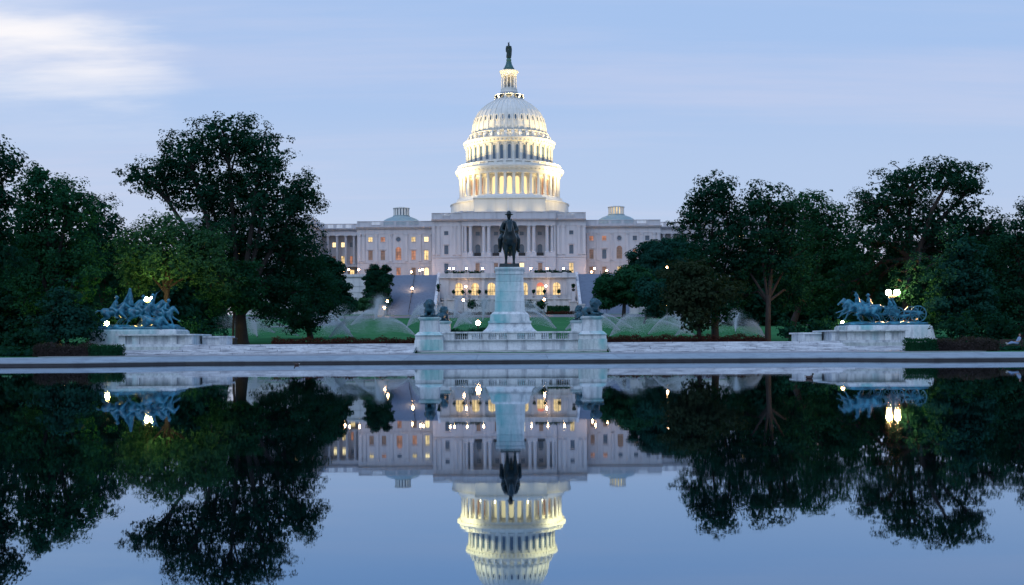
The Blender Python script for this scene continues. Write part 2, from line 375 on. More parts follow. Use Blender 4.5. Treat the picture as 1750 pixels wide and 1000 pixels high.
# pale kerb lines along the roads
for pts in ([(-130, 231.2), (-75, 233), (-46, 237.4)], [(130, 217), (75, 221), (55, 226.6)], [(-75, 342), (-40, 342.2)], [(30, 342), (80, 342)]):
    strip('kerb_line', pts, .7, M_TERR, .16, 6)

# ================================================================== the memorial: platform, steps, pedestals
plat = thing('memorial_platform', (0, 100, .57), 'long white marble platform with steps and balustrade behind the pool', 'platform')
for sx in (-1, 1):
    lv = [(.59, .70, 96.0, 35.4), (.70, .84, 96.9, 35.4), (.84, .99, 97.9, 35.0), (.99, 1.13, 98.8, 28.6), (1.13, 1.28, 99.7, 28.6), (1.28, 1.42, 100.6, 28.6)]
    for q, (z0, z1, y0, xe) in enumerate(lv):
        ye = lv[q+1][2] + .25 if q < 5 else 117.0
        # each tier is laid from separate slabs
        x = 8.25; k = 0; random.seed(q * 7 + sx)
        while x < xe - .3:
            x2 = min(xe, x + random.uniform(1.7, 3.6)); 
            if xe - x2 < .8: x2 = xe
            a, b = sorted((sx*(x+.016), sx*(x2-.016))); e = random.uniform(-.015, .015)
            put('step_slab', MB().box(a, b, y0 + random.uniform(-.08, .05), ye, z0 - .12, z1 + e), M_MARB2, plat)
            x = x2
    # end walls with piers and recessed panels
    def wx(a, b): return sorted((sx*a, sx*b))
    put('wall_plinth', MB().box(*wx(28.3, 35.6), 102.6, 109, .9, 1.28), M_MARB, plat)
    put('wall_plinth', MB().box(*wx(28.45, 35.4), 102.9, 108.9, 1.28, 1.50), M_MARB, plat)
    put('wall', MB().box(*wx(28.7, 35.15), 103.35, 108.8, 1.50, 2.27), M_MARB, plat)
    for a, b in ((28.62, 29.3), (30.0, 30.6), (33.4, 34.0), (34.6, 35.2)):
        put('pier', MB().box(*wx(a, b), 103.15, 104, 1.50, 2.26), M_MARB, plat)
    put('wall_cap', MB().box(*wx(28.4, 35.4), 102.95, 109, 2.27, 2.40), M_MARB, plat)
    put('return_wall', MB().box(*wx(26.3, 28.5), 106.0, 108.4, 1.42, 2.08), M_MARB, plat)
    put('return_cap', MB().box(*wx(26.1, 28.45), 105.8, 108.6, 2.08, 2.22), M_MARB, plat)
    put('pier', MB().box(*wx(26.2, 26.9), 105.85, 106.6, 1.42, 2.075), M_MARB, plat)
# centre block
put('platform_base', MB().box(-8.2, 8.2, 99.6, 122, .59, .82), M_MARB2, plat)
put('platform_wall', MB().box(-6.1, 6.1, 100.6, 121.5, .82, 1.66), M_MARB, plat)
put('wall_band', MB().box(-6.1, 6.1, 100.4, 121.6, 1.66, 1.76), M_MARB, plat)
for a, b in ((-6.1, -5.0), (-2.55, -2.05), (-.45, .45), (2.05, 2.55), (5.0, 6.1)): put('balustrade_pier', MB().box(a, b, 100.45, 101.1, 1.76, 2.28), M_MARB, plat)
for a, b in ((-3.85, -3.5), (-1.35, -1.15), (1.15, 1.35), (3.5, 3.85)): put('balustrade_pier', MB().box(a, b, 100.5, 101.05, 1.76, 2.28), M_MARB, plat)
put('handrail', MB().box(-6.1, 6.1, 100.38, 101.15, 2.28, 2.42), M_MARB, plat)
bal = cols('baluster', MB().lathe([(.07, 0), (.07, .05), (.04, .08), (.075, .22), (.05, .36), (.035, .44), (.065, .47), (.065, .52)], 8), M_MARB, True)
for a, b in ((-5.0, -3.85), (-3.5, -2.55), (-2.05, -1.35), (-1.15, -.45), (.45, 1.15), (1.35, 2.05), (2.55, 3.5), (3.85, 5.0)):
    n = max(3, round((b-a)/.19))
    for k in range(n): link('baluster', bal, plat, (a + (k+.5)*(b-a)/n, 100.75, 1.76))
# the tall pedestal
ped = thing('statue_pedestal', (-.2, 111, 1.42), 'tall tapered white marble pedestal with green stains under the rider', 'pedestal')
X0, Y0 = -.2, 111.0
put('base_step', MB().box(X0-3.6, X0+3.6, Y0-4.6, Y0+4.6, 1.67, 2.45), M_MARBT, ped)
prof = []
fl_ = MB()
nsg = 6
for k in range(nsg):
    t0, t1 = k/nsg, (k+1)/nsg
    w0, w1 = 1.98 + .62*(1-t0)**2, 1.98 + .62*(1-t1)**2
    fl_.frustum(X0, Y0, 2.45 + .85*t0, 2.45 + .85*t1, w0, w0+1.15, w1, w1+1.15)
put('flared_base', fl_, M_MARB, ped)
put('base_moulding', MB().box(X0-2.03, X0+2.03, Y0-3.25, Y0+3.25, 3.30, 3.48), M_MARBT, ped)
put('base_block', MB().frustum(X0, Y0, 3.48, 4.12, 1.88, 3.05, 1.80, 2.98), M_MARBT, ped)
put('base_moulding', MB().frustum(X0, Y0, 4.12, 4.36, 1.76, 2.94, 1.50, 2.75), M_MARB, ped)
# shaft in courses of big blocks
zc = [4.36, 5.3, 6.25, 7.2, 7.9]
for k in range(4):
    f0, f1 = (zc[k]-4.36)/3.54, (zc[k+1]-4.36)/3.54
    put('shaft_block', MB().frustum(X0, Y0, zc[k] + .006, zc[k+1] - .006, 1.42-.13*f0, 2.65-.1*f0, 1.42-.13*f1, 2.65-.1*f1), M_MARBT, ped)
put('frieze', MB().box(X0-1.31, X0+1.31, Y0-2.6, Y0+2.6, 7.9, 8.18), M_MARBT, ped)
put('cornice', MB().frustum(X0, Y0, 8.18, 8.42, 1.33, 2.62, 1.46, 2.78), M_MARBT, ped)
put('cap_slab', MB().box(X0-1.39, X0+1.39, Y0-2.7, Y0+2.7, 8.42, 8.56), M_MARBT, ped)
# lion pedestals
def lionped(x, y, lab):
    t = thing('lion_pedestal', (x, y, .82), lab, 'pedestal', 'lion pedestals round the tall statue')
    put('base', MB().frustum(x, y, .815, 1.75, 1.27, 1.5, 1.22, 1.45), M_MARBT, t)
    put('base', MB().box(x-1.18, x+1.18, y-1.4, y+1.4, 1.75, 2.12), M_MARB, t)
    put('moulding', MB().frustum(x, y, 2.12, 2.42, 1.24, 1.5, .92, 1.2), M_MARBT, t)
    put('die', MB().frustum(x, y, 2.42, 3.42, .84, 1.15, .77, 1.08), M_MARB, t)
    put('cornice', MB().frustum(x, y, 3.42, 3.60, .80, 1.1, .95, 1.25), M_MARBT, t)
    put('cap', MB().box(x-.93, x+.93, y-1.23, y+1.23, 3.60, 3.70), M_MARBT, t)
lionped(-7.2, 101.2, 'stained marble lion pedestal at the front corner nearest the twin lamps group')
lionped(-7.2, 119.6, 'lion pedestal half hidden behind the front one, staircase side')
lionped(7.0, 101.2, 'stained marble lion pedestal at the front corner towards the cannon group')
lionped(7.0, 119.6, 'lion pedestal half hidden behind the front one, cannon group side')
# side pedestals
for sx, lab in ((-1, 'broad blue-stained marble pedestal under the charging cavalry bronze'), (1, 'broad blue-stained marble pedestal under the horse-drawn cannon bronze')):
    t = thing('group_pedestal', (sx*35.9, 111.5, .85), lab, 'pedestal', 'broad pedestals of the side sculptures')
    put('base', MB().box(sx*35.9-4.35, sx*35.9+4.35, 109.1, 114.2, .8, 1.62), M_MARBT, t)
    put('die', MB().frustum(sx*35.9, 111.65, 1.62, 2.78, 4.22, 2.45, 4.02, 2.25), M_MARBT, t)
    put('cap', MB().frustum(sx*35.9, 111.65, 2.78, 2.92, 4.02, 2.25, 3.85, 2.1), M_MARBT, t)

# ================================================================== the domed building
BX = -0.9
bld = thing('capitol_building', (BX, 402, 25.0), 'white domed capitol building with columned front on the hill', 'building')
def wall(m, x0, x1, z0, z1, y, holes, dep=.5):
    hx = sorted({x0, x1, *[h[0] for h in holes], *[h[1] for h in holes]}); hz = sorted({z0, z1, *[h[2] for h in holes], *[h[3] for h in holes]})
    hx = [v for v in hx if x0 <= v <= x1]; hz = [v for v in hz if z0 <= v <= z1]
    for i in range(len(hx)-1):
        for j in range(len(hz)-1):
            mx_, mz = (hx[i]+hx[i+1])/2, (hz[j]+hz[j+1])/2
            if any(h[0] < mx_ < h[1] and h[2] < mz < h[3] for h in holes): continue
            m.add([(hx[i], y, hz[j]), (hx[i+1], y, hz[j]), (hx[i+1], y, hz[j+1]), (hx[i], y, hz[j+1])], [(0, 1, 2, 3)])
    for h in holes:
        a, b, c, d = h[:4]; arch = len(h) > 4 and h[4]
        r = (b-a)/2; cxm = (a+b)/2
        def pts(full):
            if arch == 'round': return [(cxm + r*math.cos(PI*2*k/20), (c+d)/2 + r*math.sin(PI*2*k/20)) for k in range(20)]
            arc = [(cxm + r*math.cos(PI*k/10), d - r + r*math.sin(PI*k/10)) for k in range(11)]
            return [(a, c), (b, c)] + arc if arch else [(a, c), (b, c), (b, d), (a, d)]
        pp = pts(0)
        for k in range(len(pp)):
            p, q = pp[k], pp[(k+1) % len(pp)]
            m.add([(p[0], y, p[1]), (q[0], y, q[1]), (q[0], y+dep, q[1]), (p[0], y+dep, p[1])], [(0, 1, 2, 3)])
        if arch:
            def corner(xc, zc_, a0, zm):
                ar = [(cxm + r*math.cos(a0 + s*PI/2*k/8), zm + r*math.sin(a0 + s*PI/2*k/8)) for k in range(9)]
                for k in range(8): m.add([(xc, y, zc_), (ar[k][0], y, ar[k][1]), (ar[k+1][0], y, ar[k+1][1])], [(0, 1, 2)])
            s = 1; zm = d - r
            corner(b, d, 0, zm); corner(a, d, PI/2, zm)
            if arch == 'round': corner(a, c, PI, zm); corner(b, c, PI*1.5, zm)
LITM = {0: M_DGLASS, 1: M_FAINT, 2: M_DIM, 3: M_LIT, 4: M_LITB, 5: M_RED}
def window(par, xc, z0, z1, w, y, lit=0, arch=None, ped_=None, dep=.42, bars=(1, 2), sill=True):
    """one window: surround with bars, its pane, and its hood when it has one"""
    m = MB(); a, b = xc - w/2, xc + w/2; t = .13
    if arch == 'round':
        m.lathe([(w/2+.22, -.06), (w/2+.22, .06), (w/2+.02, .06), (w/2+.02, -.06)], 24, cap=False)
        m.v = [(v[0] + xc, y - .05 + v[2], v[1] + (z0+z1)/2) for v in m.v]
    else:
        top = z1 - w/2 if arch else z1
        m.box(a-t, a, y-.07, y+.1, z0, top); m.box(b, b+t, y-.07, y+.1, z0, top)
        if not arch: m.box(a-t, b+t, y-.08, y+.1, z1, z1+t)
        else:
            for k in range(10):
                a0, a1 = PI*k/10, PI*(k+1)/10; r0, r1 = w/2, w/2+t+.05
                q = [(r1*math.cos(a0), r1*math.sin(a0)), (r1*math.cos(a1), r1*math.sin(a1)), (r0*math.cos(a1), r0*math.sin(a1)), (r0*math.cos(a0), r0*math.sin(a0))]
                m.prism_y([(xc+u, top+v) for u, v in q], y-.08, y+.1)
        if sill: m.box(a-.2, b+.2, y-.16, y+.1, z0-.16, z0)
        yb = y + dep - .1; bm_ = MB(); hb = .05 if w > 2.2 else .028
        for k in range(bars[0]): xx = a + (k+1)*w/(bars[0]+1); bm_.box(xx-hb, xx+hb, yb, yb+.06, z0, z1 - (.06 if arch else 0))
        for k in range(bars[1]): zz_ = z0 + (k+1)*(z1-z0)/(bars[1]+1); bm_.box(a, b, yb, yb+.065, zz_-hb, zz_+hb)
    o = put('window', m, M_WHITE, par)
    if arch != 'round': put('sash', bm_, M_SASH, o)
    pm = MB()
    if arch == 'round': pts_ = [(xc + w/2*math.cos(PI*2*k/20), (z0+z1)/2 + w/2*math.sin(PI*2*k/20)) for k in range(20)]
    elif arch: pts_ = [(a, z0), (b, z0)] + [(xc + w/2*math.cos(PI*k/10), z1-w/2 + w/2*math.sin(PI*k/10)) for k in range(11)]
    else: pts_ = [(a, z0), (b, z0), (b, z1), (a, z1)]
    pm.prism_y(pts_, y+dep-.03, y+dep+.03); put('pane', pm, LITM[lit], o)
    if ped_ == 'tri':
        hm = MB().box(a-.42, b+.42, y-.32, y, z1+.32, z1+.46); hm.prism_y([(a-.42, z1+.46), (b+.42, z1+.46), (xc, z1+.98)], y-.30, y); put('pediment', hm, M_WHITE, o)
    elif ped_ == 'arc':
        hm = MB().box(a-.42, b+.42, y-.32, y, z1+.32, z1+.46)
        hm.prism_y([(a-.42, z1+.46), (b+.42, z1+.46)] + [(xc + (w/2+.42)*math.cos(PI*k/8), z1+.46 + .55*math.sin(PI*k/8)) for k in range(1, 8)], y-.30, y); put('pediment', hm, M_WHITE, o)
    elif ped_ == 'flat':
        put('lintel', MB().box(a-.8, b+.8, y-.22, y, z1+.35, z1+.55), M_WHITE, o)
    return o
def courses(m, x0, x1, z0, z1, y, holes, h=.62):
    """projecting stone courses round the openings"""
    z = z0
    while z < z1 - .1:
        zt = min(z1, z + h); xs_ = [(x0, x1)]
        for ho in holes:
            if ho[3] > z + .05 and ho[2] < zt - .05:
                nx = []
                for a, b in xs_:
                    if ho[1] + .2 <= a or ho[0] - .2 >= b: nx.append((a, b)); continue
                    if ho[0] - .2 > a: nx.append((a, ho[0] - .2))
                    if ho[1] + .2 < b: nx.append((ho[1] + .2, b))
                xs_ = nx
        for a, b in xs_: m.box(a, b, y - .10, y + .02, z + .05, zt - .05)
        z = zt
colm = {}
def column(par, x, y, z0, z1, r, mat=M_WHITE, name='column'):
    k = (round(z1-z0, 2), r, mat.name)
    if k not in colm:
        h = z1 - z0
        m = MB().lathe([(r*1.35, 0), (r*1.35, .18), (r*1.22, .3), (r*1.05, .42), (r, .5), (r*.98, h*.4), (r*.86, h-1.15), (r*.95, h-1.1), (r*.88, h-1.02), (r*1.0, h-.6), (r*1.3, h-.22), (r*1.34, h-.16)], 14)
        m.box(-r*1.38, r*1.38, -r*1.38, r*1.38, h-.16, h); colm[k] = cols(name, m, mat, False)
    return link(name, colm[k], par, (x, y, z0))
def pilaster(par, xc, w, z0, z1, y, d=.36):
    m = MB().box(xc-w/2, xc+w/2, y-d, y, z0+.35, z1-.85).box(xc-w/2-.1, xc+w/2+.1, y-d-.1, y, z0, z0+.35)
    m.frustum(xc, y-d/2-.02, z1-.85, z1-.12, w/2, d/2+.02, w/2+.16, d/2+.16).box(xc-w/2-.18, xc+w/2+.18, y-d-.2, y, z1-.12, z1)
    return put('pilaster', m, M_WHITE, par)
def entablature(par, x0, x1, z0, z1, y, ov=.9, ends=0.0):
    h = z1 - z0; ov += .35
    put('architrave', MB().box(x0, x1, y-.12, y+1.5, z0, z0+h*.34), M_WHITE, par)
    put('frieze', MB().box(x0, x1, y-.04, y+1.5, z0+h*.34, z0+h*.68), M_WHITE, par)
    m = MB(); n = int((x1-x0)/.75)
    for k in range(n): xx = x0 + (k+.5)*(x1-x0)/n; m.box(xx-.17, xx+.17, y-.45, y, z0+h*.68, z0+h*.77)
    o = put('dentil_row', m, M_WHITE, par); tag(o, kind='stuff')
    put('cornice', MB().frustum((x0+x1)/2, y+1.0, z0+h*.77, z1, (x1-x0)/2+.25*ends+.02, 1.5, (x1-x0)/2+ov*ends+.02, 1.0+ov), M_WHITE, par)
def parapet(par, x0, x1, z0, z1, y, open_=(), every=4.2):
    put('parapet_base', MB().box(x0, x1, y+.15, y+.75, z0, z0+.35), M_WHITE, par)
    n = max(1, round((x1-x0)/every))
    for k in range(n+1):
        xx = x0 + k*(x1-x0)/n; a, b = max(x0, xx-.45), min(x1, xx+.45)
        put('parapet_pier', MB().box(a, b, y+.1, y+.8, z0+.35, z1-.2), M_WHITE, par)
    for k in range(n):
        a, b = x0 + k*(x1-x0)/n + .45, x0 + (k+1)*(x1-x0)/n - .45
        if k in open_:
            m = MB(); q = int((b-a)/.42)
            for i in range(q): xx = a + (i+.5)*(b-a)/q; m.box(xx-.09, xx+.09, y+.33, y+.57, z0+.35, z1-.2)
            tag(put('baluster_row', m, M_WHITE, par), kind='stuff')
        else: put('parapet_panel', MB().box(a, b, y+.25, y+.65, z0+.35, z1-.2), M_WHITE, par)
    put('parapet_cap', MB().box(x0-.05, x1+.05, y+.05, y+.85, z1-.2, z1), M_WHITE, par)

# --- centre block, front plane y = 402
YC, Z0, ZF, ZE, ZC, ZP = 402.0, 24.9, 31.7, 42.4, 44.6, 47.0
XI, XO = 16.3, 26.9
def C(x): return BX + x
low = [(C(x)-.72, C(x)+.72, 25.9, 29.3) for x in (-21.8, -10.9, -4.5, 0, 4.5, 10.9, 21.8)]
for s in (-1, 1):
    a, b = sorted((C(s*XI), C(s*XO)))
    up = [(C(s*21.8)-.72, C(s*21.8)+.72, 39.2, 40.6), (C(s*21.8)-.72, C(s*21.8)+.72, 32.5, 35.6)]
    m = MB(); wall(m, a, b, Z0, ZF, YC, [h for h in low if a < h[0] < b]); wall(m, a, b, ZF, ZE, YC, up)
    courses(m, a, b, Z0, ZF-.35, YC, [h for h in low if a < h[0] < b])
    put('wall', m, M_WHITE, bld)
    window(bld, C(s*21.8), 39.2, 40.6, 1.44, YC, 0, bars=(1, 1)); window(bld, C(s*21.8), 32.5, 35.6, 1.44, YC, 0, None, 'tri')
    window(bld, C(s*21.8), 25.9, 29.3, 1.44, YC, 0 if s < 0 else 3, None, 'flat')
    for xx in (17.2, 19.0, 24.5, 26.2): pilaster(bld, C(s*xx), .95, 32.3, ZE, YC)
    put('band', MB().box(a, b, YC-.28, YC, ZF-.35, ZF+.05), M_WHITE, bld)
    entablature(bld, a, b, ZE, ZC, YC)
    parapet(bld, a, b, ZC, ZP, YC, open_=(1,) if s < 0 else (0, 1), every=3.6)
# centre loggia, standing 0.9 m forward
YL = YC - .9
m = MB(); cl = [h for h in low if C(-XI) < h[0] < C(XI)]
wall(m, C(-XI), C(XI), Z0, ZF, YL, cl); courses(m, C(-XI), C(XI), Z0, ZF-.35, YL, cl); put('wall', m, M_WHITE, bld)
for s in (-1, 1): put('side_return', MB().box(*sorted((C(s*XI)-s*.02, C(s*(XI-.5)))), YL+.02, YC+4, Z0, ZE), M_WHITE, bld)
put('band', MB().box(C(-XI), C(XI), YL-.25, YL, ZF-.35, ZF+.05), M_WHITE, bld)
put('loggia_floor', MB().box(C(-XI), C(XI), YL, YC+4, ZF-.3, ZF-.02), M_WHITE, bld)
put('loggia_ceiling', MB().box(C(-XI), C(XI), YL+1.5, YC+4, ZE, ZE+.3), M_WHITE, bld)
lw = {-10.9: 2, -4.5: 0, 0: 4, 4.5: 0, 10.9: 0}
m = MB(); holes = []
for x in lw:
    holes += [(C(x)-.72, C(x)+.72, 39.3, 40.6), (C(x)-.85, C(x)+.85, 32.3, 36.2, True)]
wall(m, C(-XI), C(XI), ZF-.02, ZE, YC+3.2, holes); put('loggia_wall', m, M_WHITE, bld)
for x in lw:
    window(bld, C(x), 39.3, 40.6, 1.44, YC+3.2, 0, bars=(1, 1)); window(bld, C(x), 32.3, 36.2, 1.7, YC+3.2, 4 if x == 0 else 0, True)
    if x: window(bld, C(x), 25.9, 29.3, 1.44, YL, 4 if x == 4.5 else 1, None, 'flat')
    else: window(bld, C(x), 25.9, 29.3, 1.44, YL, 2, None, 'flat')
    r_ = MB()
    for k in range(13): r_.box(C(x)-1.15+k*.19, C(x)-1.15+k*.19+.05, YL+.25, YL+.31, ZF, ZF+1.1)
    r_.box(C(x)-1.2, C(x)+1.2, YL+.22, YL+.34, ZF+1.1, ZF+1.2).box(C(x)-1.2, C(x)+1.2, YL+.22, YL+.34, ZF+.02, ZF+.15).box(C(x)-1.2, C(x)+1.2, YL+.27, YL+.29, ZF+.15, ZF+1.1)
    put('balcony_rail', r_, M_IRON, bld)
for xs_ in ((15.16,), (13.37,), (8.73,), (6.98,), (2.5,)):
    for s in (-1, 1):
        x = s*xs_[0]; put('column_pedestal', MB().box(C(x)-.85, C(x)+.85, YL-.05, YL+1.6, ZF, 32.9), M_WHITE, bld)
        column(bld, C(x), YL+.75, 32.9, ZE, .66)
entablature(bld, C(-XI), C(XI), ZE, ZC, YL, .9, .6)
parapet(bld, C(-XI-.2), C(XI+.2), ZC, ZP+.25, YL, open_=(), every=3.6)
put('core', MB().box(C(-XO), C(XO), YC+4.6, 455, 20, 46.0), M_WHITE, bld)
put('core', MB().box(C(XI), C(XO), YC+.5, YC+4.7, 20, 45.9), M_WHITE, bld); put('core', MB().box(C(-XO), C(-XI), YC+.5, YC+4.7, 20, 45.9), M_WHITE, bld)
put('core', MB().box(C(-XI), C(XI), YC+3.7, YC+4.7, 31, 45.8), M_WHITE, bld); put('core', MB().box(C(-XI), C(XI), YL+.5, YC+4.65, 20, ZF-.31), M_WHITE, bld)
put('roof', MB().box(C(-XI), C(XI), YL+1.2, YC+4.7, ZE+.31, 45.7), M_ROOF, bld)
put('hipped_roof', MB().frustum(C(0), 428, 46.02, 48.6, 26, 23, 17, 17), M_ROOF, bld)
# --- side wings, y = 408
YW = 408.0
WXS = (29.2, 33.75, 39.1, 44.6, 49.0)
litL = {'u': (4, 3, 0, 2, 3), 'm': (3, 2, 2, 1, 1), 'l': (4, 1, 2, 1, 1)}     # counted outwards from the centre
litR = {'u': (2, 2, 0, 0, 0), 'm': (1, 0, 1, 2, 1), 'l': (1, 1, 3, 1, 1)}
for s, lt in ((-1, litL), (1, litR)):
    a, b = sorted((C(s*26.9), C(s*53.7)))
    hs = []; m = MB()
    for k, x in enumerate(WXS):
        xc = C(s*x)
        if k == 2: hs += [(xc-.78, xc+.78, 37.62, 39.18, 'round'), (xc-1.0, xc+1.0, 31.1, 35.7, True)]
        else: hs += [(xc-.75, xc+.75, 37.55, 39.2), (xc-.75, xc+.75, 31.1, 34.4)]
        hs += [(xc-.75, xc+.75, 25.4, 28.3)]
    wall(m, a, b, Z0, 40.3, YW, hs); courses(m, a, b, Z0, 30.0, YW, [h for h in hs if h[3] < 30]); put('wall', m, M_WHITE, bld)
    for k, x in enumerate(WXS):
        xc = C(s*x)
        if k == 2:
            window(bld, xc, 37.62, 39.18, 1.56, YW, 0, 'round'); window(bld, xc, 31.1, 35.7, 2.0, YW, lt['m'][k], True, bars=(2, 4))
        else:
            window(bld, xc, 37.55, 39.2, 1.5, YW, lt['u'][k], bars=(1, 1)); window(bld, xc, 31.1, 34.4, 1.5, YW, lt['m'][k], None, 'arc')
        window(bld, xc, 25.4, 28.3, 1.5, YW, lt['l'][k], True if (k == 0 and s < 0) else None, 'flat')
    for x in (28.0, 31.5, 36.3, 41.9, 46.9, 51.4, 52.9): pilaster(bld, C(s*x), .95, 30.5, 40.3, YW)
    put('band', MB().box(a, b, YW-.25, YW, 29.95, 30.35), M_WHITE, bld)
    entablature(bld, a, b, 40.3, 42.7, YW, .8, .4); parapet(bld, a, b, 42.7, 44.9, YW, open_=(1, 2, 3, 4), every=4.6)
    put('core', MB().box(a, b, YW+.5, 452, 20, 43.6), M_WHITE, bld)
    # low copper saucer dome and its lantern
    cx_, cy_d = C(s*39.6), 425.0
    sd = put('saucer_dome', MB().lathe([(7.6, 43.5), (7.6, 45.6), (7.3, 46.0), (6.4, 46.8), (5.2, 47.5), (3.6, 48.1), (2.9, 48.3)], 40, (cx_, cy_d)), M_COPPER, bld, True)
    put('lantern_base', MB().lathe([(3.15, 48.1), (3.15, 48.55), (2.95, 48.6)], 32, (cx_, cy_d)), M_COPPER, sd)
    put('lantern_room', MB().lathe([(2.5, 48.5), (2.5, 51.2)], 32, (cx_, cy_d)), M_DGLASS if s < 0 else M_LIT, sd)
    for k in range(16):
        an = 2*PI*(k+.5)/16; put('lantern_post', MB().box(-.34, .34, -.14, .14, 48.55, 51.1), M_DOME, sd, loc=(cx_ + 2.75*math.cos(an), cy_d + 2.75*math.sin(an), 0)).rotation_euler = (0, 0, an + PI/2)
    put('lantern_roof', MB().lathe([(3.1, 51.1), (3.15, 51.35), (2.9, 51.5), (1.2, 51.8), (.05, 51.9)], 32, (cx_, cy_d)), M_DOME, sd, True)
    # recessed connecting colonnade, y = 420, and the long outer wing in front of it
    YR = 420.0; a, b = sorted((C(s*53.7), C(s*70)))
    hs = []; m = MB()
    lit2 = [(57.6, 0, 2, 3), (60.8, 4, 3, 1), (64.0, 4, 1, 1)] if s < 0 else [(57.9, 3, 2, 2), (60.8, 1, 1, 1), (64.0, 3, 2, 1)]
    for x, u, mm_, lo in lit2: xc = C(s*x); hs += [(xc-.75, xc+.75, 37.0, 38.7), (xc-.75, xc+.75, 30.9, 33.7), (xc-.75, xc+.75, 25.6, 28.6)]
    wall(m, a, b, Z0, 41, YR+3, hs); put('corridor_wall', m, M_WHITE, bld)
    for x, u, mm_, lo in lit2:
        xc = C(s*x); window(bld, xc, 37.0, 38.7, 1.5, YR+3, u, bars=(1, 1)); window(bld, xc, 30.9, 33.7, 1.5, YR+3, mm_); window(bld, xc, 25.6, 28.6, 1.5, YR+3, lo)
    for x in (54.6, 56.5, 59.5, 62.7, 66.1): column(bld, C(s*x), YR+.6, 30.3, 41.0, .55)
    put('corridor_base', MB().box(a, b, YR, YR+2.99, 29.6, 30.3), M_WHITE, bld)
    for x in (54.6, 59.5, 62.7, 66.1): put('corridor_pier', MB().box(C(s*x)-.7, C(s*x)+.7, YR+.1, YR+1.3, Z0, 29.6), M_WHITE, bld)
    entablature(bld, a, b, 41.0, 43.4, YR, .7); parapet(bld, a, b, 43.4, 45.3, YR, open_=(0, 1, 2, 3), every=3.4)
    put('core', MB().box(a, b, YR+3.5, 448, 20, 43.2), M_WHITE, bld)
    a, b = sorted((C(s*68.3), C(s*112)))
    put('outer_wing', MB().box(a, b, 398, 446, 20, 43.2), M_WHITE, bld); put('outer_cornice', MB().box(a-.7, b+.7, 397.2, 446.7, 42.6, 43.5), M_WHITE, bld)
    put('outer_parapet', MB().box(a, b, 398.1, 446, 43.5, 45.4), M_WHITE, bld)
    for k in range(7): pilaster(bld, a + 2 + k*6.6, 1.1, 30.5, 42.2, 398.0)
    for k in range(6): window(bld, a + 5.3 + k*6.6, 31.5, 34.6, 1.6, 397.85, (2, 1, 3, 1, 2, 1)[k], None, 'tri', dep=.1); window(bld, a + 5.3 + k*6.6, 37.2, 38.9, 1.6, 397.85, (1, 3, 1, 2, 1, 3)[k], dep=.1)

# --- the great dome, axis at y = 430
DX, DY = BX + .35, 430.0
KM = 430.0 / FPX
def dz(py): return EYE + (HOR - py) * KM
dome = put('dome', MB().lathe([(63.5*KM, dz(233)), (62.8*KM, dz(224)), (61.2*KM, dz(214)), (58*KM, dz(204)), (53*KM, dz(195)), (46*KM, dz(187)), (38*KM, dz(180.5)), (30*KM, dz(176)), (24*KM, dz(173.2)), (20*KM, dz(172.3))], 72, (DX, DY)), M_DOME, bld, True)
def ring(name, prof, n=72, mat=M_DOME): return put(name, MB().lathe(prof, n, (DX, DY)), mat, dome)
def pr(*a): return [(r*KM, dz(y)) for r, y in a]
ring('skirt', [(21.9, 44.5), (21.9, dz(353.5)), (22.2, dz(353)), (22.2, dz(351.5)), (20.4, dz(350))])
ring('podium', [(20.5, dz(352)), (20.4, dz(349)), (19.9, dz(346)), (19.6, dz(343.5)), (19.6, dz(342.4)), (14, dz(342))])
ring('drum_wall', [(15.6, dz(343)), (15.6, dz(304))])
ring('colonnade_entablature', pr((86.5, 306.5), (86.5, 303), (87.5, 303), (87.5, 300), (91, 299), (92.5, 296.5), (92.8, 295), (89, 294), (70, 293.4)))
ring('colonnade_soffit', [(15, dz(306)), (19.0, dz(306.1)), (19.0, dz(305)), (15, dz(305))])
ring('balustrade_base', pr((88, 294.2), (88, 293), (85, 293), (80, 292)))
ring('balustrade_cap', pr((88.2, 288.4), (88.2, 287.2), (85.8, 287.2), (85.8, 288.4)))
ring('attic_slope', pr((84, 293.2), (76, 286.5), (74.5, 285.5)), mat=M_ROOF)
ring('upper_drum', pr((74, 287), (74, 284), (72.2, 283.6), (72.2, 255)))
ring('upper_entablature', pr((73.6, 256), (73.6, 253.5), (75, 253), (77.5, 249.5), (78.6, 247.5), (78.6, 246), (74, 245), (62, 244.4)))
ring('attic_drum', pr((65.8, 245.5), (65.8, 235.5), (67.5, 235), (68.2, 233.2), (66, 232.4), (60, 231.5)))
ring('crown_ring', pr((26.5, 175.5), (26.8, 173), (25.2, 172.5), (25.2, 172)))
ring('crown_cap', pr((25.6, 165.4), (25.6, 164), (23.6, 164), (23.6, 165.4)))
ring('lantern_slope', pr((24, 171.8), (16, 161), (15, 159)), mat=M_ROOF)
ring('lantern_plinth', pr((15.4, 161), (15.4, 158), (14, 157), (14, 152.6), (8, 152.4)), 36)
ring('lantern_core', pr((9.2, 153), (9.2, 128)), 36)
ring('lantern_cornice', pr((12.8, 131), (12.8, 128.5), (14, 127), (16.2, 123.5), (16.2, 122), (12, 121.4), (6, 121)), 36)
M_CAP = bronze('cap_bronze', (0.03, 0.10, 0.11), (0.07, 0.18, 0.15))
ring('bronze_cap', pr((9.2, 121.5), (9.2, 116.8), (8.2, 116.4), (7.0, 113.5), (5.2, 110), (4.6, 106), (3.8, 105.5), (4.4, 103.4), (4.2, 101.6), (3.2, 100), (2.4, 99), (1.0, 98.6)), 28, M_CAP)
rib_pts = [(64, 231.5), (63.4, 224), (61.8, 214), (58.6, 204), (53.6, 195), (46.6, 187), (38.6, 180.2), (30.6, 175.4), (25, 172.4)]
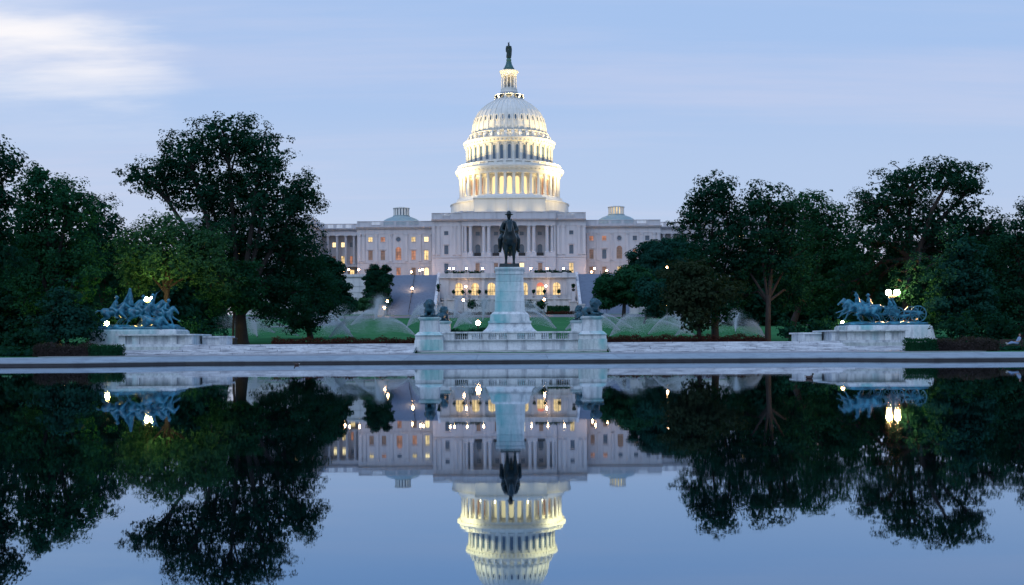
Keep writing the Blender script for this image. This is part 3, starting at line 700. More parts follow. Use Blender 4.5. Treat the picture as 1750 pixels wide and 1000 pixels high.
def radial(name, mb, mat, ang, smooth=False, me={}):
    if name not in me: me[name] = cols(name, mb(), mat, smooth)
    o = link(name, me[name], dome, (DX, DY, 0)); o.rotation_euler = (0, 0, ang); return o
def rib():
    m = MB(); hw0 = .42
    for i in range(len(rib_pts)-1):
        (r0, y0), (r1, y1) = rib_pts[i], rib_pts[i+1]
        a, b = r0*KM, r1*KM; w0, w1 = hw0*r0/64, hw0*r1/64
        m.add([(a-.5, -w0, dz(y0)), (a+.16, -w0, dz(y0)), (a+.16, w0, dz(y0)), (a-.5, w0, dz(y0)), (b-.5, -w1, dz(y1)), (b+.16, -w1, dz(y1)), (b+.16, w1, dz(y1)), (b-.5, w1, dz(y1))],
              [(0,3,2,1), (4,5,6,7), (0,1,5,4), (1,2,6,5), (2,3,7,6), (3,0,4,7)])
    return m
def dome_window():
    m = MB(); th = .34; c, s_ = math.cos(th), math.sin(th); rc, zc_ = 60.6*KM, dz(211)
    q = [(.62*math.cos(2*PI*k/16), 1.25*math.sin(2*PI*k/16)) for k in range(16)]; p = [(.38*math.cos(2*PI*k/16), .95*math.sin(2*PI*k/16)) for k in range(16)]
    vs_ = []
    for off, (pp) in ((.22, q), (.22, p), (-.3, q), (-.02, p)):
        for u, v in pp: vs_.append((rc + off - v*s_*.6, u, zc_ + v))
    for k in range(16):
        k2 = (k+1) % 16; m.add([], [])
    fs = []
    for k in range(16):
        k2 = (k+1) % 16; fs += [(k, k2, 16+k2, 16+k), (k, 32+k, 32+k2, k2), (16+k, 16+k2, 48+k2, 48+k)]
    return m.add(vs_, fs)
def dome_pane():
    rc, zc_, s_ = 60.6*KM, dz(211), math.sin(.34)
    vs_ = [(rc + .05 - v*s_*.6, u, zc_ + v) for u, v in [(.39*math.cos(2*PI*k/16), .96*math.sin(2*PI*k/16)) for k in range(16)]]
    return MB().add(vs_, [tuple(range(16))])
def drum_col():
    h = dz(306) - dz(342); r = .60
    m = MB().lathe([(r*1.3, 0), (r*1.3, .2), (r*1.1, .4), (r, .5), (r*.86, h-1.1), (r*.95, h-1.05), (r*.95, h-.6), (r*1.3, h-.18)], 14, (86.0*KM - .62, 0)); m.box(86*KM-.62-.8, 86*KM-.62+.8, -.8, .8, h-.18, h+.02)
    m.v = [(x, y, z + dz(342)) for x, y, z in m.v]; return m
def arch_plate(r, hw, z0, z1, off):
    pts_ = [(-hw, z0), (hw, z0)] + [(hw*math.cos(PI*k/8), z1-hw+hw*math.sin(PI*k/8)) for k in range(9)]
    return MB().add([(r+off, u, v) for u, v in pts_] + [(r-.3, u, v) for u, v in pts_], [tuple(range(len(pts_)))] + [(i, (i+1) % len(pts_), (i+1) % len(pts_)+len(pts_), i+len(pts_)) for i in range(len(pts_))])
def arch_frame(r, hw, z0, z1, off, t=.2):
    m = MB(); pts_ = [(-hw, z0)] + [(-hw*math.cos(PI*k/8), z1-hw+hw*math.sin(PI*k/8)) for k in range(9)] + [(hw, z0)]
    po = [(-hw-t, z0)] + [(-(hw+t)*math.cos(PI*k/8), z1-hw+(hw+t)*math.sin(PI*k/8)) for k in range(9)] + [(hw+t, z0)]
    for k in range(len(pts_)-1):
        a, b, c, d = pts_[k], pts_[k+1], po[k+1], po[k]
        m.add([(r+off, *a), (r+off, *b), (r+off, *c), (r+off, *d), (r-.1, *a), (r-.1, *b), (r-.1, *c), (r-.1, *d)], [(0,1,2,3), (0,4,5,1), (2,6,7,3), (1,5,6,2), (3,7,4,0)])
    return m
zc0, zc1 = dz(341), dz(311)
UPZ0, UPZ1 = dz(282), dz(258.5)
for k in range(36):
    ang = -PI/2 + 2*PI*(k+.5)/36; an2 = -PI/2 + 2*PI*k/36
    dv = math.degrees(abs(math.atan2(math.sin(an2+PI/2), math.cos(an2+PI/2))))
    if dv > 112: continue
    radial('column', drum_col, M_DOME, ang)
    radial('rib', rib, M_DOME, ang)
    radial('dome_window', dome_window, M_DOME, an2); radial('dome_pane', dome_pane, M_DGLASS, an2)
    radial('drum_window_frame', lambda: arch_frame(15.6, .82, zc0, zc1, .25), M_DOME, an2)
    if dv < 35: radial('lit_drum_pane', lambda: arch_plate(15.6, .82, zc0, zc1, .06), M_DRUMLIT, an2)
    else: radial('dim_drum_pane', lambda: arch_plate(15.6, .82, zc0, zc1, .06), M_DIM, an2)
    radial('upper_window_frame', lambda: arch_frame(72.2*KM, .58, UPZ0, UPZ1, .22, .16), M_DOME, an2)
    radial('upper_pane', lambda: arch_plate(72.2*KM, .58, UPZ0, UPZ1, .04), M_DGLASS, an2)
    radial('upper_pilaster', lambda: MB().box(72*KM, 73.9*KM, -.42, .42, dz(284), dz(256)).box(72*KM, 74.6*KM, -.55, .55, dz(258), dz(255.8)), M_DOME, ang)
    radial('balustrade_pier', lambda: MB().box(85.8*KM, 88.3*KM, -.5, .5, dz(293), dz(288.2)), M_DOME, ang)
    radial('balustrade_panel', lambda: MB().box(86.4*KM, 87.4*KM, -1.2, 1.2, dz(293), dz(289.3)), M_DOME, an2)
    radial('cornice_bracket', lambda: MB().box(75*KM, 77.6*KM, -.28, .28, dz(252.5), dz(249.6)), M_DOME, ang); radial('cornice_bracket', None, M_DOME, an2)
    radial('cornice_modillion', lambda: MB().box(87*KM, 90.6*KM, -.3, .3, dz(300.6), dz(299)), M_DOME, ang); radial('cornice_modillion', None, M_DOME, an2)
    radial('attic_console', lambda: MB().add([(66*KM, -.55, dz(245)), (71.5*KM, -.55, dz(245)), (71.5*KM, -.55, dz(239)), (68.5*KM, -.55, dz(234.5)), (66*KM, -.55, dz(234.5)), (66*KM, .55, dz(245)), (71.5*KM, .55, dz(245)), (71.5*KM, .55, dz(239)), (68.5*KM, .55, dz(234.5)), (66*KM, .55, dz(234.5))],
        [(0,1,2,3,4), (9,8,7,6,5), (0,5,6,1), (1,6,7,2), (2,7,8,3), (3,8,9,4), (4,9,5,0)]), M_DOME, ang)
for k in range(12):
    an = -PI/2 + 2*PI*(k+.5)/12
    radial('lantern_column', lambda: MB().lathe([(.34, dz(152.6)), (.28, dz(151)), (.24, dz(131)), (.36, dz(129.8))], 10, (12.3*KM, 0)), M_DOME, an)
    radial('crown_pier', lambda: MB().box(24*KM, 25.6*KM, -.45, .45, dz(172.2), dz(165.2)), M_DOME, an)
    radial('lantern_slot', lambda: MB().box(8.9*KM, 9.35*KM, -.24, .24, dz(150), dz(134)), M_IRON, -PI/2 + 2*PI*k/12)
# squared masonry steps under the drum
put('dome_base_block', MB().box(DX-12.6, DX+12.6, 405.5, 420, 45.5, dz(353)), M_DOME, dome)
put('dome_base_cornice', MB().box(DX-12.9, DX+12.9, 405.2, 420, dz(353), dz(351.4)), M_DOME, dome)
put('dome_base_step', MB().box(DX-11.4, DX+11.4, 407.5, 421, dz(351.4), dz(347)), M_DOME, dome)

# --- terrace, arcade and staircases below the west front
TX = -1.3
ter = thing('terrace', (TX, 382, 11), 'pale marble terrace with lit arched windows below the columned front', 'terrace')
YT = 382.0
hs = []; m = MB()
for k in range(-3, 4): hs.append((TX + k*5.4 - 1.25, TX + k*5.4 + 1.25, 17.2, 21.5, True))
wall(m, TX-22.6, TX+22.6, 16.4, 23.0, YT, hs, .7); put('arcade_wall', m, M_TERR, ter)
for k in range(-3, 4):
    o = window(ter, TX + k*5.4, 17.2, 21.5, 2.5, YT, 3, True, dep=.62, bars=(2, 2), sill=False)
    if k == 2:
        put('red_fanlight', MB().prism_y([(TX + k*5.4 + 1.22*math.cos(PI*q/10), 20.25 + 1.22*math.sin(PI*q/10)) for q in range(11)], YT+.5, YT+.54), M_RED, o)
    if k < 3: put('arcade_pilaster', MB().box(TX + (k+.5)*5.4 - .45, TX + (k+.5)*5.4 + .45, YT-.35, YT, 16.4, 22.6).frustum(TX + (k+.5)*5.4, YT-.25, 22.6, 23.2, .5, .3, .75, .65), M_TERR, ter)
for s in (-1, 1): put('arcade_pier', MB().box(*sorted((TX+s*19.4, TX+s*22.6)), YT-.4, YT, 16.4, 22.9), M_TERR, ter)
put('terrace_mass', MB().box(TX-22.6, TX+22.6, YT+.75, 401, 10, 23.4), M_TERR, ter)
put('terrace_cornice', MB().box(TX-23, TX+23, YT-.9, YT+1, 23.0, 23.4), M_TERR, ter)
put('terrace_parapet', MB().box(TX-22.4, TX+22.4, YT-.5, YT-.1, 23.4, 24.6), M_TERR, ter)
for k in range(-4, 4): put('parapet_pier', MB().box(TX + (k+.5)*5.4 - .8, TX + (k+.5)*5.4 + .8, YT-.7, YT+.1, 23.4, 24.85), M_TERR, ter)
put('lower_wall', MB().box(TX-21.5, TX+21.5, 378.4, YT+.8, 10.5, 16.0), M_TERR, ter)
put('lower_cornice', MB().box(TX-21.8, TX+21.8, 378.0, YT-.4, 15.7, 16.1), M_TERR, ter)
for k in range(-4, 5):
    x = TX + k*5.1; put('lower_pier', MB().box(x-.5, x+.5, 378.1, 378.7, 10.5, 15.7), M_TERR, ter); put('balustrade_pier', MB().box(x-.5, x+.5, 378.2, 378.9, 16.1, 17.2), M_TERR, ter)
    if k < 4:
        m = MB()
        for q in range(11): m.box(x+.75+q*.36, x+.75+q*.36+.17, 378.4, 378.65, 16.1, 17.0)
        tag(put('baluster_row', m, M_TERR, ter), kind='stuff'); put('rail', MB().box(x+.5, x+4.6, 378.3, 378.8, 17.0, 17.2), M_TERR, ter)
for s in (-1, 1):
    put('retaining_wall', MB().box(*sorted((TX+s*40, TX+s*90)), 391, 401.5, 8, 24.2), M_TERR, ter)
    put('wall_cap', MB().box(*sorted((TX+s*39.8, TX+s*90)), 390.5, 391.6, 24.2, 25.1), M_TERR, ter)
    put('upper_floor', MB().box(*sorted((TX+s*22.62, TX+s*40)), 388.3, 401, 9, 24.5), M_TERR, ter)
    put('stair_side', MB().box(*sorted((TX+s*39.3, TX+s*41.3)), 384, 390.9, 9, 24.9), M_TERR, ter)
    for z_ in (13, 15, 17, 19, 21): put('stone_course', MB().box(*sorted((TX+s*41.4, TX+s*89)), 390.85, 391.05, z_, z_+.12), M_TERR, ter)
put('upper_floor', MB().box(TX-22.58, TX+22.58, YT+1.05, 401, 23.41, 24.3), M_TERR, ter)
for s, nm in ((-1, 'broad grey granite staircase with iron handrail and a lamp midway'), (1, 'grey granite staircase beside the small round tree')):
    st = thing('staircase', (TX + s*31.3, 362, 10.2), nm, 'staircase', 'staircases up to the terrace')
    m = MB(); n = 84
    for k in range(n):
        t = k/n; y = 363 + t*25; z = 10.3 + (k+1)*14.2/n
        if k < 2: pass
        m.add([(TX+s*23.2, y, z-14.2/n), (TX+s*39.4, y, z-14.2/n), (TX+s*39.4, y, z), (TX+s*23.2, y, z), (TX+s*39.4, y+25/n, z), (TX+s*23.2, y+25/n, z)], [(0, 1, 2, 3), (3, 2, 4, 5)])
    tag(put('step_flight', m, M_STEPB, st), kind='stuff')
    for k_, (xa, xb) in enumerate(((38.9, 40.4), (22.7, 23.6))):
        a, b = sorted((TX+s*xa, TX+s*xb)); dzz = .9
        put('cheek_wall', MB().add([(a, 363, 9), (b, 363, 9), (b, 388, 9), (a, 388, 9), (a, 363, 10.6+dzz), (b, 363, 10.6+dzz), (b, 388, 24.4+dzz), (a, 388, 24.4+dzz)],
            [(0,3,2,1), (4,5,6,7), (0,1,5,4), (1,2,6,5), (2,3,7,6), (3,0,4,7)]), M_TERR, st)
        put('end_post', MB().box(a-.5, b+.5, 360.6, 363.6, 9, 13.2).box(a-.7, b+.7, 360.4, 363.8, 13.2, 13.6), M_TERR, st)
    xr = TX + s*31.2
    put('handrail', MB().tube([(xr, 363.2, 11.6), (xr, 388, 25.5)], [.10, .10], 6), M_IRON, st)
    for k in range(8): y = 363.5 + k*3.45; put('rail_post', MB().box(xr-.05, xr+.05, y-.05, y+.05, 10.3 + (y-363)*14.2/25, 11.7 + (y-363)*13.9/24.8), M_IRON, st)
# ================================================================== floodlights of the dome
def spot(x, y, z, tgt, watts, size, col=(1.0, 0.74, 0.33), blend=.8, rad=.5):
    d = bpy.data.lights.new('floodlight', 'SPOT'); d.energy = watts; d.spot_size = math.radians(size); d.spot_blend = blend; d.color = col; d.shadow_soft_size = rad
    o = bpy.data.objects.new('floodlight', d); COL.objects.link(o); o.location = (x, y, z)
    o.rotation_euler = (Vector(tgt) - Vector((x, y, z))).to_track_quat('-Z', 'Y').to_euler(); return o
def glim(x, y, z, watts, col=(1.0, 0.72, 0.34), rad=.25):
    d = bpy.data.lights.new('lamp_light', 'POINT'); d.energy = watts; d.color = col; d.shadow_soft_size = rad
    o = bpy.data.objects.new('lamp_light', d); COL.objects.link(o); o.location = (x, y, z); return o
for s in (-1, 1):
    spot(DX + s*50, 409, 45.5, (DX + s*1, DY, 86), 190000, 44)
    spot(DX + s*36, 409, 45.5, (DX + s*2, DY, 88), 120000, 42)
    spot(DX + s*36, 409, 45.5, (DX + s*8, DY - 14, 60), 11000, 32)
for k in range(-9, 10):
    a = -PI/2 + k*PI/18
    spot(DX + 17.9*math.cos(a), DY + 17.9*math.sin(a), dz(290), (DX + 15.6*math.cos(a), DY + 15.6*math.sin(a), dz(262)), 900, 130, rad=.3)
    if k % 2 == 0: glim(DX + 17.3*math.cos(a), DY + 17.3*math.sin(a), dz(339), 85)
for k in range(-7, 8):
    a = -PI/2 + k*PI/14
    spot(DX + 16.9*math.cos(a), DY + 16.9*math.sin(a), dz(243), (DX + 11*math.cos(a), DY + 11*math.sin(a), dz(205)), 330 if abs(k) > 2 else 230, 120, rad=.3)
for k in range(-2, 3):
    a = -PI/2 + k*PI/4.4
    spot(DX + 6.9*math.cos(a), DY + 6.9*math.sin(a), dz(172), (DX, DY, dz(138)), 900, 90, rad=.2)
for x_ in (-10.5, -3.5, 3.5, 10.5): spot(DX + x_, 402.2, 47.6, (DX + x_, 407, 51.2), 260, 120, rad=.4)
for s in (-1, 1):
    spot(DX + s*30, 402.5, 47.8, (DX + s*14, DY - 14, 53), 8000, 70)
# ================================================================== sculpted bronzes
def remesh(mb, vox, smooth_it=1):
    me = mb.mesh('tmp'); o = bpy.data.objects.new('tmp', me); COL.objects.link(o)
    r = o.modifiers.new('r', 'REMESH'); r.mode = 'VOXEL'; r.voxel_size = vox; r.use_smooth_shade = True
    s = o.modifiers.new('s', 'SMOOTH'); s.factor = .5; s.iterations = smooth_it
    dg = bpy.context.evaluated_depsgraph_get(); out = bpy.data.meshes.new_from_object(o.evaluated_get(dg))
    bpy.data.objects.remove(o); bpy.data.meshes.remove(me); return out
V = Vector
def xf(mb, sc_, rz, loc, pitch=0.0, roll=0.0):
    M = Matrix.Translation(loc) @ Matrix.Rotation(rz, 4, 'Z') @ Matrix.Rotation(pitch, 4, 'Y') @ Matrix.Rotation(roll, 4, 'X') @ Matrix.Scale(sc_, 4)
    mb.v = [tuple(M @ V(p)) for p in mb.v]; return mb
def horse_mb(legs='stand', neck=0.0):
    m = MB()
    m.caps([(-.62, 0, 1.26), (-.2, 0, 1.18), (.2, 0, 1.17), (.55, 0, 1.27)], [.36, .34, .35, .36], 12)
    m.ell((-.78, 0, 1.28), (.32, .34, .36)); m.ell((.68, 0, 1.2), (.26, .28, .34))
    n1 = (.66 + .42*math.cos(.95+neck), 0, 1.42 + .62*math.sin(.95+neck)*.9)
    m.caps([(.62, 0, 1.40), ((.62+n1[0])/2+.02, 0, (1.40+n1[2])/2+.04), n1], [.30, .22, .16], 12)
    hd = (n1[0] + .34, 0, n1[2] - .30); m.caps([n1, hd, (hd[0] + .10, 0, hd[2] - .12)], [.15, .10, .085], 10)
    m.ell((n1[0]+.10, 0, n1[2]-.12), (.13, .11, .17))
    for s in (-1, 1): m.caps([(n1[0]-.02, s*.07, n1[2]+.10), (n1[0]+.01, s*.085, n1[2]+.27)], [.05, .02], 8)
    for k in range(6):
        t = k/5; m.ell((.42 + (n1[0]-.52)*t - .02, 0, 1.62 + (n1[2]+.10-1.62)*t), (.09, .055, .12), 8, 6)
    A = {'stand': [((.56, 1.08), (.60, .62), (.57, .20), (.63, .05)), ((.60, 1.08), (.66, .62), (.60, .20), (.66, .05)), ((-.70, 1.15), (-.50, .92), (-.88, .58), (-.82, .20), (-.76, .05)), ((-.70, 1.15), (-.48, .92), (-.82, .58), (-.76, .20), (-.70, .05))],
         'gallop': [((.62, 1.08), (1.05, .86), (1.42, .72), (1.55, .66)), ((.58, 1.05), (.95, .64), (1.12, .30), (1.26, .26)), ((-.74, 1.15), (-.66, .86), (-1.18, .62), (-1.45, .36), (-1.56, .30)), ((-.70, 1.15), (-.46, .86), (-.92, .52), (-1.10, .18), (-1.16, .08))],
         'pull': [((.62, 1.08), (.98, .92), (.80, .58), (.92, .50)), ((.58, 1.05), (.74, .60), (.55, .22), (.62, .06)), ((-.72, 1.15), (-.50, .88), (-.96, .58), (-1.10, .20), (-1.06, .06)), ((-.70, 1.15), (-.36, .88), (-.66, .54), (-.56, .18), (-.50, .06))]}[legs]
    for i, L_ in enumerate(A):
        s = -1 if i % 2 else 1; yy = s*.19
        r = [.19, .088, .058, .075] if len(L_) == 4 else [.27, .19, .085, .060, .078]
        m.caps([(x, yy, z) for x, z in L_], r, 9)
    tl = [(-1.02, 0, 1.42), (-1.22, 0, 1.25), (-1.32, 0, .85), (-1.30, 0, .55)] if legs == 'stand' else [(-1.02, 0, 1.42), (-1.30, 0, 1.46), (-1.62, 0, 1.28), (-1.80, 0, 1.05)]
    m.caps(tl, [.07, .09, .10, .04], 8); return m
def rider_mb(lean=0.0, arm='rein', hat=True):
    m = MB(); dx = .55*math.sin(lean); sx = dx*1.0; zt = 2.05 - .12*lean
    m.caps([(-.05, 0, 1.60), (dx*.4, 0, 1.80), (sx, 0, zt)], [.20, .19, .21], 10)
    m.caps([(sx, -.20, zt+.02), (sx, .20, zt+.02)], [.115, .115], 9); m.caps([(sx, 0, zt+.1), (sx+.05, 0, zt+.24)], [.09, .08], 8)
    hx, hz = sx + .08 + .1*lean, zt + .36; m.ell((hx, 0, hz), (.125, .105, .15)); m.ell((hx+.11, 0, hz-.02), (.035, .03, .04), 8, 6)
    if hat: m.ell((hx, 0, hz+.07), (.25, .22, .035)); m.ell((hx-.01, 0, hz+.14), (.13, .12, .12))
    for s in (-1, 1):
        if arm == 'up' and s > 0: m.caps([(sx, s*.25, zt), (sx+.05, s*.42, zt+.28), (sx+.25, s*.46, zt+.62)], [.10, .08, .06], 8); m.caps([(sx+.25, s*.46, zt+.62), (sx+.9, s*.46, zt+.95)], [.035, .02], 6)
        else: m.caps([(sx, s*.25, zt), (sx+.04, s*.40, zt-.33), (sx+.34, s*.14, zt-.44)], [.11, .092, .07], 8)
        m.caps([(-.02, s*.20, 1.56), (.32, s*.42, 1.24), (.14, s*.44, .82), (.16, s*.45, .70), (.36, s*.48, .68)], [.17, .135, .095, .085, .06], 9)
    m.caps([(-.18, -.22, 1.50), (-.18, .22, 1.50)], [.16, .16], 8); m.ell((.25, 0, 1.56), (.14, .2, .14))
    return m
# equestrian statue on the tall pedestal (faces the pool)
st = thing('equestrian_statue', (X0, Y0, 8.56), 'dark bronze rider in a broad hat on a standing horse atop the tall pedestal', 'statue')
put('bronze_base', MB().frustum(X0, Y0, 8.555, 8.92, .98, 2.4, .92, 2.3), M_BRZ, st)
S_ = 1.98
hm = xf(horse_mb('stand', .25), S_, -PI/2, (X0+.05, Y0+.25, 8.90)); link('horse', remesh(hm, .055), st, mat=M_BRZ)
rm = xf(rider_mb(.06, 'rein', True), S_, -PI/2, (X0-.02, Y0+.32, 8.90)); 
cape = MB().caps([(-.16, -.22, 2.02), (-.20, -.30, 1.62)], [.15, .17], 8).caps([(-.16, .22, 2.02), (-.20, .30, 1.62)], [.15, .17], 8); rm.v += []; cp = xf(cape, S_, -PI/2, (X0-.02, Y0+.32, 8.90)); rm.add(cp.v, cp.f)
link('rider', remesh(rm, .05), st, mat=M_BRZ)
# lions
def lion_mb(turn=0.0):
    m = MB()
    m.caps([(-.82, 0, .44), (-.35, 0, .46), (.15, 0, .50), (.45, 0, .62)], [.36, .34, .37, .40], 12)
    for s in (-1, 1):
        m.ell((-.72, s*.26, .36), (.38, .20, .34)); m.caps([(-.45, s*.38, .14), (-.05, s*.40, .11)], [.12, .10], 8)
        m.caps([(.45, s*.28, .52), (.55, s*.30, .16), (1.20, s*.26, .12)], [.20, .15, .12], 9); m.ell((1.26, s*.26, .12), (.15, .13, .11))
    c, s_ = math.cos(turn), math.sin(turn)
    def r(p): return (.48 + (p[0]-.48)*c - p[1]*s_, (p[0]-.48)*s_ + p[1]*c, p[2])
    m.ell(r((.50, 0, .98)), (.42, .44, .52), 14, 10)
    random.seed(3)
    for k in range(40):
        a, b = random.uniform(0, 2*PI), random.uniform(-.5, 1.2); q = (.46 + .36*math.cos(b)*math.cos(a)*.9 - .05, .42*math.cos(b)*math.sin(a), .98 + .48*math.sin(b)); m.ell(r(q), random.uniform(.07, .12), 7, 5)
    m.ell(r((.78, 0, 1.12)), (.24, .22, .25)); m.ell(r((.98, 0, 1.04)), (.15, .13, .12)); m.ell(r((.95, 0, .93)), (.11, .10, .07))
    for s in (-1, 1): m.ell(r((.68, s*.21, 1.36)), (.06, .08, .09), 8, 6); m.ell(r((.92, s*.09, 1.19)), .045, 6, 5)
    m.caps([(-1.10, .05, .40), (-1.25, .28, .16), (-.95, .50, .10)], [.08, .06, .06], 8); return m
def lion(x, y, rz, turn, lab):
    t = thing('lion_statue', (x, y, 3.70), lab, 'lion statue', 'bronze lions round the tall statue')
    put('plinth', MB().box(x-.76, x+.76, y-1.1, y+1.1, 3.695, 3.84), M_BRZL, t)
    link('lion', remesh(xf(lion_mb(turn), 1.0, rz, (x, y, 3.80)), .045), t, mat=M_BRZL)
lion(-7.2, 101.2, -PI/2, .15, 'bronze lion facing the pool at the staircase side of the tall pedestal')
lion(-7.2, 119.6, PI/2 - .3, -.4, 'bronze lion seen from behind, just beyond the pool-facing lion')
lion(7.0, 101.2, -PI/2 + .55, .75, 'bronze lion with head turned towards the cannon group')
lion(7.0, 119.6, PI/2, .3, 'bronze lion hidden behind the one with its head turned')
# cavalry group
cav = thing('cavalry_sculpture', (-35.9, 111.6, 2.92), 'blue-green bronze of charging cavalrymen with a furled flag', 'sculpture')
rock = MB(); random.seed(8)
rock.box(-3.75, 3.75, -1.95, 1.95, 0, .22)
for k in range(70): rock.ell((random.uniform(-3.4, 3.4), random.uniform(-1.7, 1.7), .2), (random.uniform(.3, .7), random.uniform(.3, .6), random.uniform(.12, .34)), 8, 6)
CV = V((-35.9, 111.6, 2.92)); rock.v = [tuple(V(p) + CV) for p in rock.v]
link('ground_base', remesh(rock, .07), cav, mat=M_BRZB)
for (x, y, z, a, p, sc_, arm, ln) in ((-2.15, -.9, .35, .15, -.12, 1.12, 'rein', .5), (-.9, .55, .45, .1, -.22, 1.15, 'rein', .3), (.15, -.55, .35, 0, -.05, 1.15, 'rein', .45), (1.15, .65, .5, -.1, -.15, 1.15, 'up', .2), (2.0, .0, .25, -.1, .10, 1.08, 'rein', .55)):
    link('horse', remesh(xf(horse_mb('gallop', -.25), sc_, a, CV + V((x, y, z)), p), .05), cav, mat=M_BRZB)
    link('rider', remesh(xf(rider_mb(ln, arm), sc_, a, CV + V((x, y, z)), p), .045), cav, mat=M_BRZB)
link('fallen_horse', remesh(xf(horse_mb('gallop', -.5), 1.05, -.15, CV + V((1.55, -1.45, -.35)), .22, .35), .05), cav, mat=M_BRZB)
link('fallen_rider', remesh(MB().caps([tuple(CV + V(p)) for p in ((2.3, -1.55, .7), (2.8, -1.6, .62), (3.25, -1.6, .38))], [.2, .2, .13], 9).ell(CV + V((3.45, -1.6, .42)), .15).caps([tuple(CV + V(p)) for p in ((2.3, -1.6, .7), (2.6, -1.75, .95), (3.1, -1.8, .5))], [.14, .11, .07], 8), .04), cav, mat=M_BRZB)
fg = MB().caps([tuple(CV + V(p)) for p in ((-1.0, .3, 1.8), (-1.15, .3, 4.05))], [.05, .035], 8)
fl2 = MB()
fr = [((-1.15, .3, 4.0), .04), ((-1.2, .3, 3.5), .16), ((-1.3, .3, 3.0), .34), ((-1.4, .3, 2.5), .48), ((-1.45, .3, 2.1), .42)]
for k in range(len(fr)-1):
    (p0, r0), (p1, r1) = fr[k], fr[k+1]
    for q in range(6):
        u = (q-2.5)/2.5; fl2.caps([tuple(CV + V((p0[0]+u*r0, p0[1]+.10*math.cos(q*2.6), p0[2]))), tuple(CV + V((p1[0]+u*r1, p1[1]+.10*math.cos(q*2.6), p1[2])))], [.06+.05*r0, .06+.09*r1], 7)
fg.add(fl2.v, fl2.f); link('flag', remesh(fg, .045), cav, mat=M_BRZB)
# artillery group
art = thing('artillery_sculpture', (35.9, 111.6, 2.92), 'blue-green bronze horse team hauling a cannon on spoked wheels', 'sculpture')
AV = V((35.9, 111.6, 2.92)); rock = MB(); rock.box(-3.75, 3.75, -1.9, 1.9, 0, .24)
for k in range(60): rock.ell((random.uniform(-3.4, 3.2), random.uniform(-1.6, 1.6), .2), (random.uniform(.3, .7), random.uniform(.3, .6), random.uniform(.08, .22)), 8, 6)
rock.v = [tuple(V(p) + AV) for p in rock.v]; link('ground_base', remesh(rock, .07), art, mat=M_BRZB)
for (x, y, z, p, lg, sc_, rd) in ((-2.75, .75, .35, -.10, 'gallop', 1.1, 0), (-2.35, -.15, .28, .0, 'gallop', 1.12, 1), (-1.75, -.95, .18, .08, 'pull', 1.05, 0), (-1.15, .45, .3, -.05, 'pull', 1.1, 1)):
    link('horse', remesh(xf(horse_mb(lg, -.15), sc_, PI + .08*y, AV + V((x, y, z)), p), .05), art, mat=M_BRZB)
    if rd: link('rider', remesh(xf(rider_mb(.25 if rd else 0, 'up' if y < 0 else 'rein'), sc_*.98, PI, AV + V((x, y, z-.02)), p), .045), art, mat=M_BRZB)
def wheel_mb(R):
    m = MB(); n = 28
    m.lathe([(R, -.055), (R, .055), (R*.89, .055), (R*.89, -.055), (R, -.055)], n, cap=False); m.lathe([(.15, -.12), (.17, 0), (.15, .12), (.06, .16)], 14)
    for k in range(12): a = 2*PI*k/12; m.tube([(.1*math.cos(a), .1*math.sin(a), 0), (R*.92*math.cos(a), R*.92*math.sin(a), 0)], [.036, .028], 6)
    m.v = [(x, z, y) for x, y, z in m.v]; return m
wm = {}
for x, R in ((1.0, .76), (3.05, .80)):
    for y in (-1.15, .75):
        if R not in wm: wm[R] = cols('wheel', wheel_mb(R), M_BRZB)
        link('wheel', wm[R], art, AV + V((x, y, .26 + R)))
    put('axle', MB().tube([tuple(AV + V((x, -1.2, .26+R))), tuple(AV + V((x, .8, .26+R)))], [.06, .06], 8), M_BRZB, art)
lim = MB().caps([tuple(AV + V(p)) for p in ((-.9, -.2, 1.05), (.6, -.2, 1.0), (2.2, -.2, .75))], [.07, .1, .09], 8)
lim.box(*[q for w_ in zip(AV + V((.55, -.75, 1.05)), AV + V((1.45, .35, 1.5))) for q in w_]); link('limber', remesh(lim, .05), art, mat=M_BRZB)
link('cannon_barrel', remesh(MB().caps([tuple(AV + V(p)) for p in ((2.15, -.2, 1.32), (2.9, -.2, 1.25), (3.6, -.2, 1.16))], [.12, .17, .19], 12).ell(AV + V((3.8, -.2, 1.14)), .09), .04), art, mat=M_BRZB)
link('gun_trail', remesh(MB().caps([tuple(AV + V(p)) for p in ((1.6, -.2, .8), (3.0, -.2, 1.02))], [.13, .16], 8), .05), art, mat=M_BRZB)
for x, y, ln in ((.75, -.55, -.25), (1.25, -.1, -.3), (.85, .35, .1)):
    m = MB(); z0 = 1.5
    m.caps([(0, 0, z0+.12), (-.08+ln*.3, 0, z0+.5), (-.1+ln*.5, 0, z0+.72)], [.19, .18, .17], 9); m.ell((-.14+ln*.6, 0, z0+.98), (.12, .11, .15)); m.ell((-.14+ln*.6, 0, z0+1.06), (.17, .15, .05))
    for s in (-1, 1): m.caps([(-.1+ln*.5, s*.22, z0+.7), (-.05, s*.3, z0+.4), (-.3, s*.2, z0+.25)], [.09, .075, .06], 8); m.caps([(0, s*.13, z0+.1), (-.4, s*.16, z0+.08), (-.5, s*.16, z0-.35)], [.13, .10, .08], 8)
    m.v = [tuple(V(p) + AV + V((x, y, 0))) for p in m.v]; link('soldier', remesh(m, .045), art, mat=M_BRZB)
for y in (-.75, -.2, .3): put('trace_rope', MB().tube([tuple(AV + V((-1.6, y, 1.35))), tuple(AV + V((-.4, y, 1.15))), tuple(AV + V((.7, y, 1.1)))], [.03, .03, .03], 6), M_BRZB, art)
